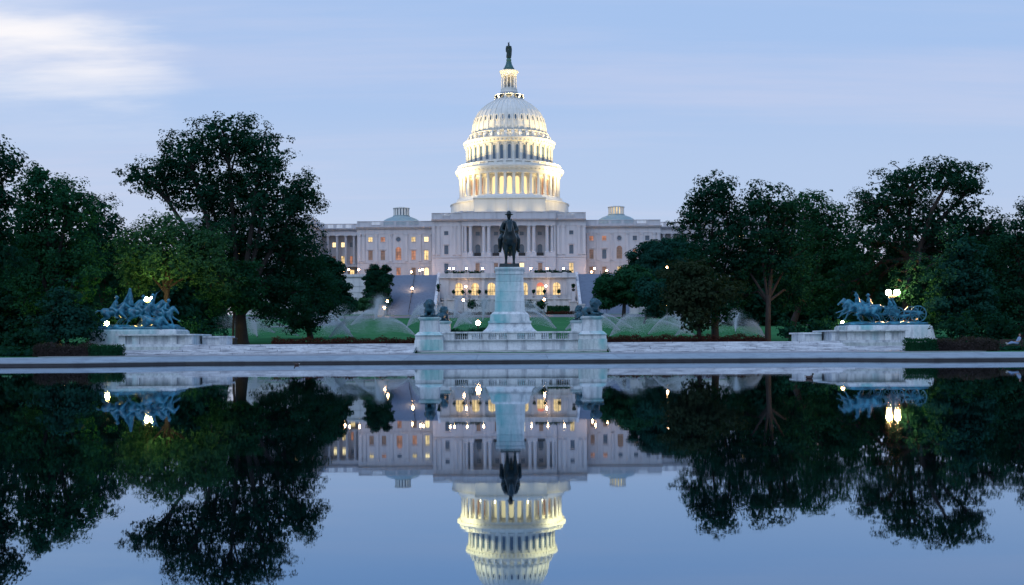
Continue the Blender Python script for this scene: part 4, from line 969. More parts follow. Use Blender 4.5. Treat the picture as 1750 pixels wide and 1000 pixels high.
# the figure on top of the dome
fz0 = dz(98.8); fm = MB(); fx, fy = DX, DY
def fp(x, z): return (fx + x, fy, fz0 + z)
fm.lathe([(.95, 0), (1.0, .4), (.85, 1.6), (.95, 2.6), (.80, 3.3), (.95, 3.9), (.85, 4.3), (.3, 4.55)], 16, (fx, fy)); fm.v = [(x, y, z + fz0 if z < 20 else z) for x, y, z in fm.v]
fm.ell(fp(0, 4.95), (.36, .38, .45)); fm.caps([fp(0, 5.3), fp(.15, 5.75), fp(.3, 5.95)], [.22, .16, .08], 8); fm.ell(fp(-.15, 5.5), (.3, .2, .18))
fm.caps([fp(-.8, 4.2), fp(-1.0, 3.2), fp(-.95, 2.3)], [.26, .22, .2], 8); fm.caps([fp(.8, 4.2), fp(1.0, 3.2), fp(.9, 2.0)], [.26, .22, .26], 8); fm.caps([fp(.85, 2.1), fp(.9, .9)], [.3, .2], 8)
link('draped_statue', remesh(fm, .12), None, mat=M_BRZ); o = bpy.data.objects[-1] if False else [x for x in COL.objects if x.name.startswith('draped_statue')][0]
tag(o, 'dark bronze draped figure standing on top of the great dome', 'statue')
# flagpole
fp_ = thing('flagpole', (C(-.2), 404, 46), 'thin white flagpole on the roof in front of the drum', 'flagpole')
put('pole', MB().tube([(C(-.2), 404, 45.6), (C(-.2), 404, 54.2)], [.12, .07], 8), M_WHITEM, fp_); put('finial', MB().ell((C(-.2), 404, 54.3), .16), M_WHITEM, fp_)

# ================================================================== lamps
def lamp(px, py, d, ground, label, r=.3, mat=None, twin=0.0, group=None, post=M_DARKM, watts=0):
    p = P(px, py, d); gz = ground
    t = thing('globe_lamp', (p.x, p.y, gz), label, 'lamp', group)
    m = MB().lathe([(.20, gz), (.20, gz+.25), (.09, gz+.5), (.065, p.z - r - .25), (.12, p.z - r - .12), (.10, p.z - r + .02)], 10, (p.x, p.y))
    if twin: m.tube([(p.x-twin, p.y, p.z - r - .02), (p.x, p.y, p.z - r - .3), (p.x+twin, p.y, p.z - r - .02)], [.04, .05, .04], 6)
    put('post', m, post, t)
    for s in ((-1, 1) if twin else (0,)):
        put('globe', MB().ell((p.x + s*twin, p.y, p.z), r, 14, 10), mat or M_GLOBE, t, True)
    if watts: glim(p.x, p.y - r*1.6, p.z, watts, (1.0, .60, .36))
    return t
ORD = 'first second third fourth fifth sixth seventh eighth ninth tenth eleventh twelfth thirteenth fourteenth'.split()
lamp(254.5, 511, 117, tz(117), 'twin globe street lamp glowing behind the cavalry bronze', .25, M_GLOBEY, .33)
lamp(182.5, 553, 114, tz(114), 'single low globe lamp at the outer end of the cavalry bronze', .22, M_GLOBEY)
lamp(1525.5, 500, 117, tz(117), 'dazzling twin globe lamp behind the cannon bronze', .29, M_GLOBEW, .42)
lamp(1440, 552, 116, tz(116), 'small globe lamp just behind the cannon team horses', .2, M_GLOBE)
lamp(817, 552, 124, tz(124), 'bright globe lamp above the hedge behind the balustrade', .26, M_GLOBE)
lamp(1675, 517, 190, tz(190), 'small far lamp among dark trees beyond the cannon', .2, M_GLOBE)
lamp(77, 556, 150, tz(150), 'small far lamp deep in the dark trees by the hedge', .2, M_GLOBE)
lamp(110, 564, 165, tz(165), 'dim far lamp between the dark trees and the cavalry bronze', .12, M_GLOBE)
for px, lab in ((588, 'globe lamp on the upper terrace right beside the dark tree edge'), (596, 'globe lamp before the arched doorway of the recessed colonnade'), (613, 'globe lamp on the upper terrace at the corner of the side wing'),
        (703, 'globe lamp at the head of the iron-railed staircase, nearest the clipped shrub'), (717, 'globe lamp at the top of the iron handrail'), (722, 'globe lamp just beside the handrail lamp, by the lit arched door')):
    lamp(px, {588: 464, 596: 461, 613: 461, 703: 465, 717: 462, 722: 461}[px], 398, 24.5, lab, .29, group='upper terrace lamps')
for k, px in enumerate((768, 775, 797, 825, 907, 935, 963)):
    lamp(px, 459, 388, 24.3, ORD[k] + ' globe lamp counted from the iron-railed staircase along the planted terrace edge', .29, group='planted terrace lamps')
for px, py, lab in ((1011, 465, 'lower globe lamp on the terrace right above the second staircase'), (1016, 459, 'taller globe lamp on the terrace above the second staircase'), (1037, 463, 'globe lamp on the terrace just over the small round tree'), (1060, 461, 'globe lamp on the terrace under the side wing arched window')):
    lamp(px, py, 398, 24.5, lab, .29, group='upper terrace lamps')
lamp(704.5, 493, 376, 10.3+13*14.2/25, 'globe lamp standing midway up the staircase', .36)
lamp(662, 515, 361, tz(361), 'upper of the two globe lamps at the foot of the staircase', .34); lamp(657, 526, 357, tz(357), 'lower of the two globe lamps at the foot of the staircase', .34)
lamp(796, 490, 379, 16.1, 'globe lamp between the arched windows on the staircase side', .32); lamp(792, 513, 366, tz(366), 'globe lamp on the lawn edge below the arched windows, staircase side', .34)
lamp(933, 489, 379, 16.1, 'globe lamp between the arched windows beyond the rider', .32); lamp(930, 512, 366, tz(366), 'globe lamp by the clipped bushes below the arched windows', .34)
lamp(1025, 491, 330, tz(330), 'globe lamp shining at the edge of the small round tree', .34)
for px, py, d, lab in ((1140, 457, 300, 'tiny lamp glinting in the reddish tree crown'), (1157, 436, 360, 'tiny warm lamp glinting through the blue-green trees'), (1140, 523, 240, 'tiny lamp low in the reddish tree'), (589, 527, 330, 'small lamp on the lawn by the drooping dark tree')):
    lamp(px, py, d, tz(d), lab, .22)

# ================================================================== foliage
def leafmesh(name, cen, nrm, size, rng, elong=1.3):
    n = len(cen); nrm = nrm / (np.linalg.norm(nrm, axis=1, keepdims=True) + 1e-9)
    t = rng.normal(size=(n, 3)); t -= nrm * (t*nrm).sum(1, keepdims=True); t /= np.linalg.norm(t, axis=1, keepdims=True) + 1e-9
    b = np.cross(nrm, t); s = size[:, None]
    v = np.empty((n, 4, 3)); fold = nrm * s * .18
    v[:, 0] = cen - t*s*.5*elong; v[:, 1] = cen + b*s*.42 + fold; v[:, 2] = cen + t*s*.5*elong; v[:, 3] = cen - b*s*.42 + fold
    me = bpy.data.meshes.new(name); me.vertices.add(n*4); me.vertices.foreach_set('co', v.ravel())
    me.loops.add(n*4); me.loops.foreach_set('vertex_index', np.arange(n*4, dtype=np.int32))
    me.polygons.add(n); me.polygons.foreach_set('loop_start', np.arange(0, n*4, 4, dtype=np.int32)); me.polygons.foreach_set('loop_total', np.full(n, 4, dtype=np.int32))
    me.update(); return me
def crown_points(blobs, dens, rng, csize=(0.7, 1.5), per=46, leaf=.30):
    C_, N_, S_l, clus = [], [], [], []
    for (c, r) in blobs:
        c = np.array(c); r = np.array(r); area = 4*PI*((r[0]*r[1])**1.6/3 + (r[0]*r[2])**1.6/3 + (r[1]*r[2])**1.6/3)**(1/1.6)
        n = max(5, int(area*dens))
        u = rng.normal(size=(n, 3)); u /= np.linalg.norm(u, axis=1, keepdims=True)
        k = rng.uniform(.55, 1.08, n)**.7; spur = rng.uniform(size=n) < .06; k[spur] = rng.uniform(1.05, 1.28, spur.sum())
        pc = c + u*r*k[:, None] + rng.normal(size=(n, 3))*.3
        f_ = np.sin(pc[:, 0]*1.1 + 1.3*c[0])*np.sin(pc[:, 2]*1.25 + .7*c[2]) + .6*np.sin(pc[:, 0]*2.3 + pc[:, 1])*np.sin(pc[:, 2]*2.1)
        ok = (f_ > -.62) | (rng.uniform(size=n) < .25); pc, u, spur = pc[ok], u[ok], spur[ok]; n = len(pc)
        cr_ = rng.uniform(csize[0], csize[1], n)*np.where(spur, .65, 1.0)
        for p, q, uu in zip(pc, cr_, u):
            m = int(per*(q/1.1)**2*rng.uniform(.6, 1.3)); w = rng.normal(size=(m, 3)); w /= np.linalg.norm(w, axis=1, keepdims=True)
            rad = q*rng.uniform(.08, 1.0, m)**.5; off = w*rad[:, None]*np.array([1.0, 1.0, .62]); C_.append(p + off)
            N_.append(w*.55 + uu*.5 + np.array([0, 0, .55]) + rng.normal(size=(m, 3))*.45); S_l.append(leaf*rng.uniform(.45, 1.5, m))
        clus.append((c, r, pc))
        ni = int(area*dens*7); w = rng.normal(size=(ni, 3)); w /= np.linalg.norm(w, axis=1, keepdims=True)     # inner foliage
        C_.append(c + w*r*(rng.uniform(0, 1, ni)**.45*.78)[:, None]); N_.append(rng.normal(size=(ni, 3)) + np.array([0, 0, .3])); S_l.append(leaf*2.0*rng.uniform(.6, 1.3, ni))
    return np.concatenate(C_), np.concatenate(N_), np.concatenate(S_l), clus
def tree(label, base_px, d, blobs_px, mat, seed, trunk=(.5, .3), name='tree', leaf=.21, dens=.55, group='trees round the pool', per=84, csize=(.5, 1.25), depth=.85, limb=True, ground=None, lean=0.0, fork_py=None):
    """blobs: px, py, half-width px, half-height px, depth offset m"""
    rng = np.random.default_rng(seed); random.seed(seed)
    bx = P(base_px, 560, d).x; gz = tz(d) if ground is None else ground
    t = thing(name, (bx, d, gz), label, 'tree', group)
    blobs = []
    for (px, py, rx, ry, off) in blobs_px:
        p = P(px, py, d); k = d/FPX; blobs.append(((p.x, d + off, p.z), (rx*k, max(1.2, rx*k*depth), ry*k)))
    cen, nrm, sz, clus = crown_points(blobs, dens, rng, csize, per, leaf)
    keep = cen[:, 2] > gz + .25; cen, nrm, sz = cen[keep], nrm[keep], sz[keep]
    link('crown', leafmesh('crown', cen, nrm, sz, rng), t, mat=mat)
    m = MB(); r0, r1 = trunk
    top = np.average([b[0] for b in blobs], axis=0, weights=[b[1][0] for b in blobs]); low_ = min(b[0][2] - b[1][2] for b in blobs)
    fork = V((bx + (top[0]-bx)*.35, d, max(gz + 1.6, min(low_ + 1.5, top[2] - 1))))
    if fork_py: fork.z = P(base_px, fork_py, d).z
    m.tube([(bx, d, gz - .3), (bx, d, gz + .3), (bx + (fork.x-bx)*.3 + lean, d, gz + (fork.z-gz)*.4), tuple(fork)], [r0*1.55, r0*1.1, r0*.95, r0*.8], 10)
    put('trunk', m, M_BARK, t, True)
    if limb:
        lm = MB()
        for (c, r, pc) in clus:
            c = V(c); md = fork.lerp(c, .5) + V((random.uniform(-.6, .6), random.uniform(-.6, .6), .5)); fk = fork.lerp(V((bx, d, gz)), random.uniform(0, .34)); lm.tube([tuple(fk), tuple(md), tuple(c)], [r1*.7, r1*.5, r1*.3], 7)
            for i in rng.choice(len(pc), min(len(pc), 9), replace=False):
                q = V(pc[i]); mm2 = c.lerp(q, .5) + V((0, 0, random.uniform(-.3, .5))); lm.tube([tuple(c.lerp(md, random.uniform(0, .5))), tuple(mm2), tuple(q)], [r1*.3, r1*.18, .03], 5)
        put('limbs', lm, M_BARK, t)
    return t
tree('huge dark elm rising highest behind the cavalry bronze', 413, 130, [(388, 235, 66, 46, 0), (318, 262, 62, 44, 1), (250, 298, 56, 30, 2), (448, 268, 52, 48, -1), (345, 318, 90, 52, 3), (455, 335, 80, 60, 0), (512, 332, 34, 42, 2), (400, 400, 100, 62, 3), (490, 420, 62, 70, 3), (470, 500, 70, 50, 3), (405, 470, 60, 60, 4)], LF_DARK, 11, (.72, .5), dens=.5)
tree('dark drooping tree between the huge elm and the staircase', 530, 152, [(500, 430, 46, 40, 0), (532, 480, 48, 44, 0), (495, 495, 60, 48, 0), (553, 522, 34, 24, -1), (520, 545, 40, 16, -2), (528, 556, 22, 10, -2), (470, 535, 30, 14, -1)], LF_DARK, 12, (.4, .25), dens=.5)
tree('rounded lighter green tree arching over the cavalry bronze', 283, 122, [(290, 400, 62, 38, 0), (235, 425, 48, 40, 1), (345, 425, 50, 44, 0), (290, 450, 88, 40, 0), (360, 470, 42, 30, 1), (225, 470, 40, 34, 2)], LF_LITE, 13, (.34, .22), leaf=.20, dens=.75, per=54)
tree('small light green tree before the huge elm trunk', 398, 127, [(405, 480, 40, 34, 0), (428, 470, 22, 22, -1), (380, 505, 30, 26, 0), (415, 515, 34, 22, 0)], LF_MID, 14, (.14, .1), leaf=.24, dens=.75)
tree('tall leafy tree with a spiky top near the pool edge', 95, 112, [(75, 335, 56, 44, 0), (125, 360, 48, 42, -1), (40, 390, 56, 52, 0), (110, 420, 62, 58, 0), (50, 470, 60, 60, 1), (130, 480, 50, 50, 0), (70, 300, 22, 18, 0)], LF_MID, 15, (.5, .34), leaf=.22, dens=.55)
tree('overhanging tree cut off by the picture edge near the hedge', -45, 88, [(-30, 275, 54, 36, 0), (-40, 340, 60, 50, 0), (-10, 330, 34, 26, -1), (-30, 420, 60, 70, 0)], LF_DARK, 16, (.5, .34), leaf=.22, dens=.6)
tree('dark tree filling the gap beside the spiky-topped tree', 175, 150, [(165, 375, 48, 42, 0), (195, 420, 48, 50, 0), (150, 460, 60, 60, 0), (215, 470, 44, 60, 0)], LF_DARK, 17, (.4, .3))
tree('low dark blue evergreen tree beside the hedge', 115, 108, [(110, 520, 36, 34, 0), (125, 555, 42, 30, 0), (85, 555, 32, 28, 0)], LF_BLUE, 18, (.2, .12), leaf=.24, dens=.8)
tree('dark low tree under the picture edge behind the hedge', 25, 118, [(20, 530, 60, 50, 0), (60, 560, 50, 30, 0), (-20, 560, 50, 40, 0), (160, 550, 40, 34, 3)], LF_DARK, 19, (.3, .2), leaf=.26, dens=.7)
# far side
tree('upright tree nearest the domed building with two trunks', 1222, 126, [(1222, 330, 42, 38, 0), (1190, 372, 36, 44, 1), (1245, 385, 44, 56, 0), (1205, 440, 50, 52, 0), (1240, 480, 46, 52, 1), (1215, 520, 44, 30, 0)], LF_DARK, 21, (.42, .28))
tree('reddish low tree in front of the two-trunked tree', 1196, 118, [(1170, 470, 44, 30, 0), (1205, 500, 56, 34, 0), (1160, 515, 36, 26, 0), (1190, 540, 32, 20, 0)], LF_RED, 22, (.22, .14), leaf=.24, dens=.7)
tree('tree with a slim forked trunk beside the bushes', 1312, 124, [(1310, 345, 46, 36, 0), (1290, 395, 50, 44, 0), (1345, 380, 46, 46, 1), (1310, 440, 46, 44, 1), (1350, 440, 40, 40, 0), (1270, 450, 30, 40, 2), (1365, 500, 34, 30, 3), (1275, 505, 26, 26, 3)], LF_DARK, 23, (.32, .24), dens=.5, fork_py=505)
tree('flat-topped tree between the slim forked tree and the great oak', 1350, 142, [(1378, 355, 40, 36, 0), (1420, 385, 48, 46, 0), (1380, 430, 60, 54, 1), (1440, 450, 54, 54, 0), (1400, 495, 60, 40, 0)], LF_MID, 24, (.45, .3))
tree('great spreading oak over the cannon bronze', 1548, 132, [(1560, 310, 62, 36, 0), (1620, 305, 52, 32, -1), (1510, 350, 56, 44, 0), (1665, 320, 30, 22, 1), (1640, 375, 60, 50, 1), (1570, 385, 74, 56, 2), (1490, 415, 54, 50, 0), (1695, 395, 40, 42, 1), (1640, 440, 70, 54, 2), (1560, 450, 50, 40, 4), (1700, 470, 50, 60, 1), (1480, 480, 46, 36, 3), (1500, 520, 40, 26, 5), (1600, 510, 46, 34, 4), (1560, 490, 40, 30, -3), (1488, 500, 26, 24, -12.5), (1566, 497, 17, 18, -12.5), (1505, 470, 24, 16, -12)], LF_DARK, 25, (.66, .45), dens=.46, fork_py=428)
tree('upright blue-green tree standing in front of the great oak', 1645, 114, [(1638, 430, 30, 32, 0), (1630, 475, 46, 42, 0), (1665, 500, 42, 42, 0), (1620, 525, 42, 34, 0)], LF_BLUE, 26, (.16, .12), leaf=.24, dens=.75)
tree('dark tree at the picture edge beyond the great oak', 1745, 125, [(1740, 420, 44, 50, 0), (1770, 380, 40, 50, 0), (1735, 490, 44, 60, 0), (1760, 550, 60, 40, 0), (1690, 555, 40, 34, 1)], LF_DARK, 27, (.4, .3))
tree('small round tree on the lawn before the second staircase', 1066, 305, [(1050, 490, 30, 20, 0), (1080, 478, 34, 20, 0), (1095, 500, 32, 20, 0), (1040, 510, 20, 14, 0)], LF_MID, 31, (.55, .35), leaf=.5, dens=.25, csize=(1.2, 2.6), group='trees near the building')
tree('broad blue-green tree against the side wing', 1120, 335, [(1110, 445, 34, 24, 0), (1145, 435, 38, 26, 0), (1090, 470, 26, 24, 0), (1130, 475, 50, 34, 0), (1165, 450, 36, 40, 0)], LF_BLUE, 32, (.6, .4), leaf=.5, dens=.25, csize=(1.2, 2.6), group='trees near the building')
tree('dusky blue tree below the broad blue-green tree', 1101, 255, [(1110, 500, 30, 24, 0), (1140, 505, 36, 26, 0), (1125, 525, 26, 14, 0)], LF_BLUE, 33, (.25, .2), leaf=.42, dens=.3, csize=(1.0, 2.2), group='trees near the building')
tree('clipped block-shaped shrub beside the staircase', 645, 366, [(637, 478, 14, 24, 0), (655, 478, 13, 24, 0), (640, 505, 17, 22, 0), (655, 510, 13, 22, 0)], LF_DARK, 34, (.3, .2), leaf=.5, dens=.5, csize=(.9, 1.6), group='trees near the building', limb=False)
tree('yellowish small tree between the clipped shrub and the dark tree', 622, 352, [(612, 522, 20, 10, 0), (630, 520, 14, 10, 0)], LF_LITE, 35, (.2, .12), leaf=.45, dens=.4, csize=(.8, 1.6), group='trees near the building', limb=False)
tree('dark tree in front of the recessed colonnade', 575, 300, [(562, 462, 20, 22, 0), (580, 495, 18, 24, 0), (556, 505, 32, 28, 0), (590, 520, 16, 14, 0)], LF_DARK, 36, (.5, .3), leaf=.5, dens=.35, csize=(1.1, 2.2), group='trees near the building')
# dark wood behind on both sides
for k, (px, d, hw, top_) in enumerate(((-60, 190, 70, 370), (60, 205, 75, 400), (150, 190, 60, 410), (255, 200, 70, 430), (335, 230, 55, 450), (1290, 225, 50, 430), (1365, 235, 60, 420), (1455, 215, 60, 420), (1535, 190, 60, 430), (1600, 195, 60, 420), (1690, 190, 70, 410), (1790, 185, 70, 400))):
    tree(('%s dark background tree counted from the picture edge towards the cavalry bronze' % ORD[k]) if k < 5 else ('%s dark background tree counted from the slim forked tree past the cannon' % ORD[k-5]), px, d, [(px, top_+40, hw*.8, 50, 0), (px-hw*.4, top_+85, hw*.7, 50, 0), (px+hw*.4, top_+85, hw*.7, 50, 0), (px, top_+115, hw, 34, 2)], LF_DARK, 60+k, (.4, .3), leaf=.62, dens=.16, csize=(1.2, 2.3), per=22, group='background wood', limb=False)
# hedges and bushes
def hedge(label, x0, x1, y0, y1, z0, z1, mat, seed, leaf=.10, dens=260, rnd=.1, name='hedge', group='hedges', cat='hedge'):
    rng = np.random.default_rng(seed); t = thing(name, ((x0+x1)/2, (y0+y1)/2, z0), label, cat, group)
    put('inner_twigs', MB().box(x0+.12, x1-.12, y0+.12, y1-.12, z0, z1-.12), mat, t)
    lx, ly, lz = x1-x0, y1-y0, z1-z0; fa = [lx*lz, lx*ly, ly*lz*2]; n = int(sum(fa)*dens); pk = rng.choice(3, n, p=np.array(fa)/sum(fa))
    u = rng.uniform(size=(n, 3)); u[pk == 0, 1] = 0; u[pk == 1, 2] = 1; sel = pk == 2; u[sel, 0] = rng.integers(0, 2, sel.sum())
    c = np.array([x0, y0, z0]) + u*np.array([lx, ly, lz]); wob = .10*np.sin(c[:, 0:1]*1.7 + seed) + .07*np.sin(c[:, 0:1]*4.1)
    c = c + rng.normal(size=(n, 3))*rnd*np.array([.6, .6, .8]); c[:, 2:3] += wob*u[:, 2:3]
    nr = np.zeros((n, 3)); nr[pk == 0, 1] = -1; nr[pk == 1, 2] = 1; nr[sel, 0] = np.where(u[sel, 0] > 0, 1, -1); nr += rng.normal(size=(n, 3))*.7
    link('leaves', leafmesh('leaves', c, nr, leaf*rng.uniform(.6, 1.4, n), rng), t, mat=mat)
hedge('brownish clipped hedge on the pool edge, outer half, lamp side', P(70, 600, 91).x, P(163, 600, 91).x, 89.6, 91.4, .55, 1.33, LF_HBRN, 1, rnd=.13)
hedge('dark green clipped hedge touching the marble wall, lamp side', P(163, 600, 91).x, P(212, 600, 91).x, 89.6, 91.2, .55, 1.36, LF_MID, 2)
hedge('brownish clipped hedge on the pool edge, outer half, cannon side', P(1592, 590, 91).x, P(1695, 590, 91).x, 89.6, 91.4, .55, 1.38, LF_HBRN, 3, rnd=.13)
hedge('dark green clipped hedge touching the marble wall, cannon side', P(1545, 590, 91).x, P(1592, 590, 91).x, 89.6, 91.2, .55, 1.38, LF_MID, 4)
hedge('low red-brown hedge along the platform, staircase side', P(468, 580, 118).x, P(707, 580, 118).x, 117.2, 118.4, 1.3, 1.78, LF_HRED, 5, leaf=.13, dens=160, rnd=.16)
hedge('low red-brown hedge along the platform, cannon side', P(1030, 580, 118).x, P(1305, 580, 118).x, 117.2, 118.4, 1.3, 1.86, LF_HRED, 6, leaf=.13, dens=160, rnd=.16)
hedge('dark hedge behind the balustrade beside the bright globe lamp', P(762, 562, 122).x, P(846, 562, 122).x, 120.6, 121.9, 1.42, 2.72, LF_DARK, 7, leaf=.14, dens=150, rnd=.14)
hedge('dark hedge below the arched windows beyond the rider', P(936, 528, 368).x, P(972, 528, 368).x, 366.5, 369, 10.6, 12.9, LF_MID, 8, leaf=.4, dens=18, rnd=.25)
hedge('planted hedge on the terrace edge, staircase side', P(762, 464, 383).x, P(827, 464, 383).x, 382.2, 383.2, 23.5, 25.1, LF_DARK, 9, leaf=.4, dens=22, rnd=.3)
hedge('planted hedge on the terrace edge, beyond the rider', P(912, 464, 383).x, P(976, 464, 383).x, 382.2, 383.2, 23.5, 25.2, LF_DARK, 10, leaf=.4, dens=22, rnd=.3)
hedge('red flower bed at the foot of the terrace, staircase side', P(765, 534, 362).x, P(840, 534, 362).x, 361, 363, 10.2, 10.9, LF_HRED, 11, leaf=.35, dens=20, rnd=.2, name='flower_bed', group='flower beds', cat='flower bed')
hedge('red flower bed at the foot of the terrace, beyond the rider', P(900, 534, 362).x, P(985, 534, 362).x, 361, 363, 10.2, 11.0, LF_HRED, 12, leaf=.35, dens=20, rnd=.2, name='flower_bed', group='flower beds', cat='flower bed')
def bush(label, px, py, d, rx, ry, mat, seed, leaf=.2, dens=1.0, gz=None, csize=(.35, .7), per=60):
    rng = np.random.default_rng(seed); p = P(px, py, d); k = d/FPX; gz = tz(d) if gz is None else gz
    t = thing('bush', (p.x, d, gz), label, 'bush', 'bushes'); bl = [((p.x, d, max(p.z, gz + ry*k*.5)), (rx*k, rx*k*.8, ry*k))]
    c, n, s, _ = crown_points(bl, dens, rng, csize, per, leaf); kp = c[:, 2] > gz; link('leaves', leafmesh('leaves', c[kp], n[kp], s[kp], rng), t, mat=mat)
    put('stem', MB().tube([(p.x, d, gz-.1), (p.x, d, gz+.5), (p.x, d, p.z)], [.08, .07, .04], 6), M_BARK, t)
bush('dark round bush beside the slim forked trunk', 1350, 563, 116, 26, 19, LF_DARK, 41); bush('wide dark bush touching the cannon group wall', 1400, 562, 116, 38, 20, LF_DARK, 42); bush('dark bush just behind the cannon team', 1440, 560, 117, 24, 20, LF_DARK, 43)
bush('dark bush behind the marble return wall, cavalry side', 350, 568, 117, 30, 15, LF_DARK, 44); bush('smaller dark bush at the end of the return wall, cavalry side', 383, 572, 114, 9, 12, LF_DARK, 45); bush('dark low bush behind the cavalry bronze', 325, 560, 120, 24, 20, LF_DARK, 46)
bush('dark shrub beyond the hedge under the blue-green tree', 1640, 560, 106, 40, 22, LF_DARK, 47); bush('dark shrub beside the person on the bench', 1712, 560, 108, 36, 26, LF_DARK, 48); bush('dark shrub filling the ground beside the low evergreen', 40, 578, 104, 40, 22, LF_DARK, 49)
bush('dark shrub between the low evergreen and the cavalry pedestal', 150, 562, 112, 22, 24, LF_DARK, 50)
for px, rx, lab in ((806, 9, 'large clipped ball bush under the arched windows, staircase side'), (826, 7, 'smaller clipped ball bush nearest the tall pedestal, staircase side'), (905, 7.5, 'clipped ball bush nearest the tall pedestal beyond the rider'), (925, 9, 'large clipped ball bush beside the lamp beyond the rider')):
    bush(lab, px, 521, 370, rx, 9, LF_DARK, int(px), .4, .8, None, (.5, .9), 20)
for s, lab in ((-1, 'dark leaf layer added as shade on the ground, cavalry side'), (1, 'dark leaf layer added as shade on the ground, cannon side')):  # leaf scatter added over the lawn to make the side ground dark
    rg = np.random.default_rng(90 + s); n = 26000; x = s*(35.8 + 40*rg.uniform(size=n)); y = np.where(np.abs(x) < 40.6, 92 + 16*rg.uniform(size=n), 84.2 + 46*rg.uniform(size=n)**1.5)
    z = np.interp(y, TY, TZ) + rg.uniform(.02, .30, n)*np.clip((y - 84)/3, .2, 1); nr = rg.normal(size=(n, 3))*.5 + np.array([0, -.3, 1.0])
    tag(link('shade_leaves', leafmesh('shade_leaves', np.stack([x, y, z], 1), nr, rg.uniform(.18, .42, n), rg), mat=LF_DARK), lab, 'added leaf layer', None, 'stuff')
# potted topiary by the arched windows
rng0 = np.random.default_rng(5)
for k, (px, py) in enumerate(((775, 497), (791, 497), (803, 497), (819, 497), (831, 497), (912, 495), (930, 495), (955, 494))):
    p = P(px, py, 380.4); z = 16.12; t = thing('potted_topiary', (p.x, p.y, z), ORD[k] + ' potted round topiary along the arched windows, counted from the iron-railed staircase', 'potted plant', 'potted topiary by the arches')
    put('pot', MB().lathe([(.32, z), (.5, z+.7), (.55, z+.8), (.4, z+.85)], 12, (p.x, p.y)), M_DARKM, t); put('stem', MB().tube([(p.x, p.y, z+.7), (p.x, p.y, z+1.8)], [.07, .06], 6), M_BARK, t)
    c, n, s, _ = crown_points([((p.x, p.y, z+2.3), (.75, .75, .85))], 2.0, rng0, (.25, .4), 14, .22); link('leaves', leafmesh('leaves', c, n, s, rng0), t, mat=LF_DARK)
for px, lab in ((749, 'tall white tapered post with a potted plant beside the iron-railed staircase'), (980, 'tall white tapered post with a potted plant beside the second staircase')):
    p = P(px, 505, 376); t = thing('urn_post', (p.x, 376, 10.9), lab, 'post', 'posts with potted plants')
    put('post_base', MB().box(p.x-1.1, p.x+1.1, 374.9, 377.1, 10.5, 14.6).box(p.x-1.3, p.x+1.3, 374.7, 377.3, 14.6, 15.0), M_TERR, t); put('tapered_post', MB().frustum(p.x, 376, 15.0, 18.2, .62, .62, .38, .38), M_WHITE, t)
    put('pot', MB().lathe([(.35, 18.2), (.6, 18.9), (.5, 19.0)], 12, (p.x, 376)), M_DARKM, t)
    c, n, s, _ = crown_points([((p.x, 376, 20.0), (.75, .75, 1.1))], 1.6, rng0, (.25, .45), 14, .25); link('leaves', leafmesh('leaves', c, n, s, rng0), t, mat=LF_DARK)

# ================================================================== lawn sprinklers
def jet_mesh(seed, reach=13.0, h=2.7, n=13000):
    rng = np.random.default_rng(seed); s = rng.uniform(0, 1, n)**.85; x = reach*s
    z = .15 + 4*h*s*.62*(1 - s*.62)*.98; sp = .015 + .75*s**2.0
    c = np.stack([x, rng.normal(size=n)*sp, z + rng.normal(size=n)*sp*.55 - np.abs(rng.normal(size=n))*sp*1.6*s], 1)
    veil = rng.uniform(size=n) < .62; c[veil, 2] *= rng.uniform(.05, 1, veil.sum())**.45; c[veil, 1] += rng.normal(size=veil.sum())*.35*s[veil]
    c[:, 2] = np.maximum(c[:, 2], .05); sz = rng.uniform(.011, .024, n)*(1.25 - .3*s)
    t = np.array([[1, 1, 1], [1, -1, -1], [-1, 1, -1], [-1, -1, 1]])*.6
    v = c[:, None, :] + t[None]*sz[:, None, None]
    me = bpy.data.meshes.new('spray'); me.vertices.add(n*4); me.vertices.foreach_set('co', v.ravel()); f = np.array([[0, 1, 2], [0, 3, 1], [0, 2, 3], [1, 3, 2]])
    fi = (np.arange(n)[:, None, None]*4 + f[None]).astype(np.int32).ravel(); me.loops.add(n*12); me.loops.foreach_set('vertex_index', fi)
    me.polygons.add(n*4); me.polygons.foreach_set('loop_start', np.arange(0, n*12, 3, dtype=np.int32)); me.polygons.foreach_set('loop_total', np.full(n*4, 3, dtype=np.int32)); me.update(); me.materials.append(M_DROP); return me
jets = [jet_mesh(k, 12.5, 2.5 + .35*k) for k in range(4)]
nozzle = cols('riser', MB().lathe([(.05, -.1), (.05, .12), (.07, .13), (.04, .2)], 8), M_DARKM)
SPR = [(511, 575, -1, .45), (604, 578, -1, .5), (563, 578, 1, .55), (599, 569, -1, .65), (599, 557, 1, .55), (709, 574, -1, .55), (695, 560, 1, .35), (552, 562, 1, .15), (470, 570, -1, .4), (440, 577, -1, .3),
       (943, 552, -1, .5), (951, 563, -1, .55), (966, 565, 1, .35), (806, 554, -1, .6), (825, 549, 1, .06), (775, 545, 1, .05), (775, 562, 1, .3),
       (1082, 562, -1, .7), (1042, 576, 1, .25), (1107, 573, 1, .6), (1170, 567, -1, .25), (1190, 575, -1, .7), (1153, 575, 1, .45), (1257, 569, 1, .2), (1308, 578, -1, .45), (1060, 566, -1, .4), (640, 548, 1, .2)]
zone = lambda px: 'between elm and staircase' if px < 720 else ('behind the tall pedestal' if px < 1000 else 'before the two-trunked tree')
cnt = {}
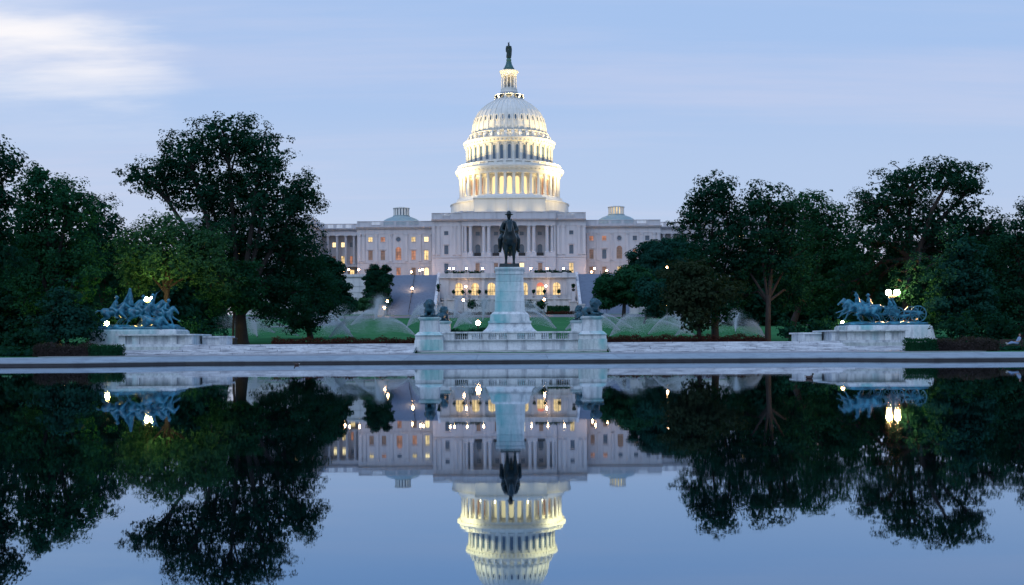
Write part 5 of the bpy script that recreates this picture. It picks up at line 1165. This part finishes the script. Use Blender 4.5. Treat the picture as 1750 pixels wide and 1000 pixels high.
for k, (px, py, sg, cs) in sorted(enumerate(SPR), key=lambda q: q[1][0]):
    p = hit(px, py); z_ = zone(px); cnt[z_] = cnt.get(z_, 0) + 1
    t = thing('lawn_sprinkler', p, '%s lawn sprinkler jet, counted left to right, %s' % (ORD[cnt[z_]-1], z_), 'sprinkler', 'lawn sprinklers')
    link('riser', nozzle, t, p); j = link('spray', jets[k % 4], t, p); tag(j, kind='stuff')
    j.rotation_euler = (0, 0, (math.acos(min(1, cs)) if sg > 0 else PI - math.acos(min(1, cs))) * (1 if k % 2 else -1))
    s_ = p.y/175; j.scale = (s_, s_, s_)

# ================================================================== small things
p = P(401, 583, 119); lb = thing('litter_bin', (p.x, 119, 1.2), 'small dark litter bin beside the huge elm trunk', 'litter bin')
put('body', MB().lathe([(.26, 1.1), (.28, 1.95), (.30, 2.0)], 14, (p.x, 119)), M_IRON, lb); put('lid', MB().lathe([(.31, 2.0), (.28, 2.1), (.1, 2.16)], 14, (p.x, 119)), M_IRON, lb)
def duck(px, py, lab, sc_=1.0, rz=0.0, head=(0.02, 0.03, 0.025), body=(0.06, 0.035, 0.028)):
    d = EYE*FPX/(py - HOR + (px-875)*ROLL); p = P(px, py, d)
    t = thing('duck', (p.x, p.y, 0), lab, 'duck', 'ducks on the pool')
    mbd = MT('duck_body').set(body, .7); mhd = MT('duck_head').set(head, .6); mwh = MT('duck_white').set((.6, .6, .6), .7); mbl = MT('duck_bill').set((.35, .22, .04), .5)
    b_ = MB().ell((0, 0, .05), (.17, .085, .075), 14, 10).caps([(-.12, 0, .08), (-.22, 0, .12)], [.05, .02], 8).ell((.10, 0, .08), (.08, .07, .07))
    o = link('body', remesh(xf(b_, sc_, rz, (p.x, p.y, 0)), .012), t, mat=mbd)
    h_ = MB().caps([(.13, 0, .09), (.16, 0, .17), (.17, 0, .20)], [.042, .036, .045], 9); link('head', remesh(xf(h_, sc_, rz, (p.x, p.y, 0)), .01), t, mat=mhd)
    put('bill', xf(MB().frustum(0, 0, 0, .06, .02, .016, .022, .007), sc_, rz, (p.x + .20*sc_*math.cos(rz), p.y + .2*sc_*math.sin(rz), .17*sc_)), mbl, t)
    put('tail_feathers', xf(MB().ell((-.19, 0, .085), (.06, .04, .03), 8, 6), sc_, rz, (p.x, p.y, 0)), mwh, t)
duck(1383, 647, 'brown duck swimming on the open water below the cannon bronze', .85, .2); duck(507, 624, 'dark duck resting on the water close to the pool kerb', 1.0, PI*.9)
# person resting on a bench
bp = P(1732, 592, 93); bx, by, bz = bp.x, 93.0, .58
bn = thing('park_bench', (bx, by, bz), 'dark park bench behind the pool coping under a resting person', 'bench')
M_WOOD = MT('bench_wood').set((.05, .035, .025), .7)
for k in range(4): put('seat_slat', MB().box(bx-.95, bx+.95, by-.2+k*.12, by-.11+k*.12, bz+.40, bz+.44), M_WOOD, bn)
for k in range(3): put('back_slat', MB().box(bx-.95, bx+.95, by+.30+k*.02, by+.33+k*.02, bz+.52+k*.13, bz+.62+k*.13), M_WOOD, bn)
for s in (-.8, .8): put('leg', MB().box(bx+s-.03, bx+s+.03, by-.2, by+.3, bz-.05, bz+.40).box(bx+s-.03, bx+s+.03, by+.3, by+.36, bz+.0, bz+.9), M_IRON, bn)
pe = thing('person', (bx+.3, by, bz+.44), 'person in pale blue clothes reclining on a bench by the pool', 'person')
M_SKIN = MT('skin').set((.36, .22, .17), .6); M_SHIRT = MT('pale_shirt').set((.20, .30, .44), .8); M_TROU = MT('pale_trousers').set((.18, .27, .42), .8); M_HAIR = MT('dark_hair').set((.03, .02, .015), .6); M_SHOE = MT('shoes').set((.4, .42, .4), .6)
def q(x, y, z): return (bx + x, by + y, bz + .44 + z)
bd = MB().caps([q(.28, .02, .14), q(.42, .05, .36), q(.50, .06, .52)], [.13, .14, .13], 10).caps([q(.50, .06, .56), q(.52, .05, .70)], [.055, .05], 8).ell(q(.53, .03, .80), (.085, .08, .115)).ell(q(.45, .0, .79), (.02, .018, .022), 6, 5)
for s in (-1, 1):
    bd.caps([q(.26, s*.09, .12), q(-.12, s*.10, .24 if s > 0 else .16), q(-.50, s*.09, .06)], [.085, .06, .042], 9).caps([q(-.50, s*.09, .06), q(-.56, s*.09, .15)], [.045, .035], 7)
    bd.caps([q(.49, s*.17 + .05, .52), q(.38, s*.23, .28), q(.14, s*.12, .26)], [.055, .045, .032], 8).ell(q(.09, s*.11, .26), (.05, .03, .025), 7, 5)
    for f_ in range(5): bd.caps([q(.09, s*.11 + (f_-2)*.014, .26), q(.03 + abs(f_-2)*.008, s*.11 + (f_-2)*.018, .245)], [.009, .007], 5)
link('body', remesh(bd, .012, 1), pe, mat=M_SKIN)
link('shirt', remesh(MB().caps([q(.30, .02, .16), q(.42, .05, .36), q(.50, .06, .53)], [.145, .158, .145], 10).caps([q(.49, .22, .52), q(.43, .26, .38)], [.07, .06], 8).caps([q(.49, -.12, .52), q(.43, -.19, .38)], [.07, .06], 8), .015), pe, mat=M_SHIRT)
tm = MB().caps([q(.27, -.09, .13), q(.27, .09, .13)], [.11, .11], 9)
for s in (-1, 1): tm.caps([q(.26, s*.09, .12), q(-.12, s*.10, .24 if s > 0 else .16), q(-.42, s*.09, .09)], [.098, .074, .056], 9)
link('trousers', remesh(tm, .014), pe, mat=M_TROU)
link('hair', remesh(MB().ell(q(.55, .04, .84), (.09, .09, .10)), .015), pe, mat=M_HAIR)
for s in (-1, 1): link('shoe', remesh(MB().caps([q(-.51, s*.09, .05), q(-.57, s*.09, .16)], [.055, .045], 8), .014), pe, mat=M_SHOE)
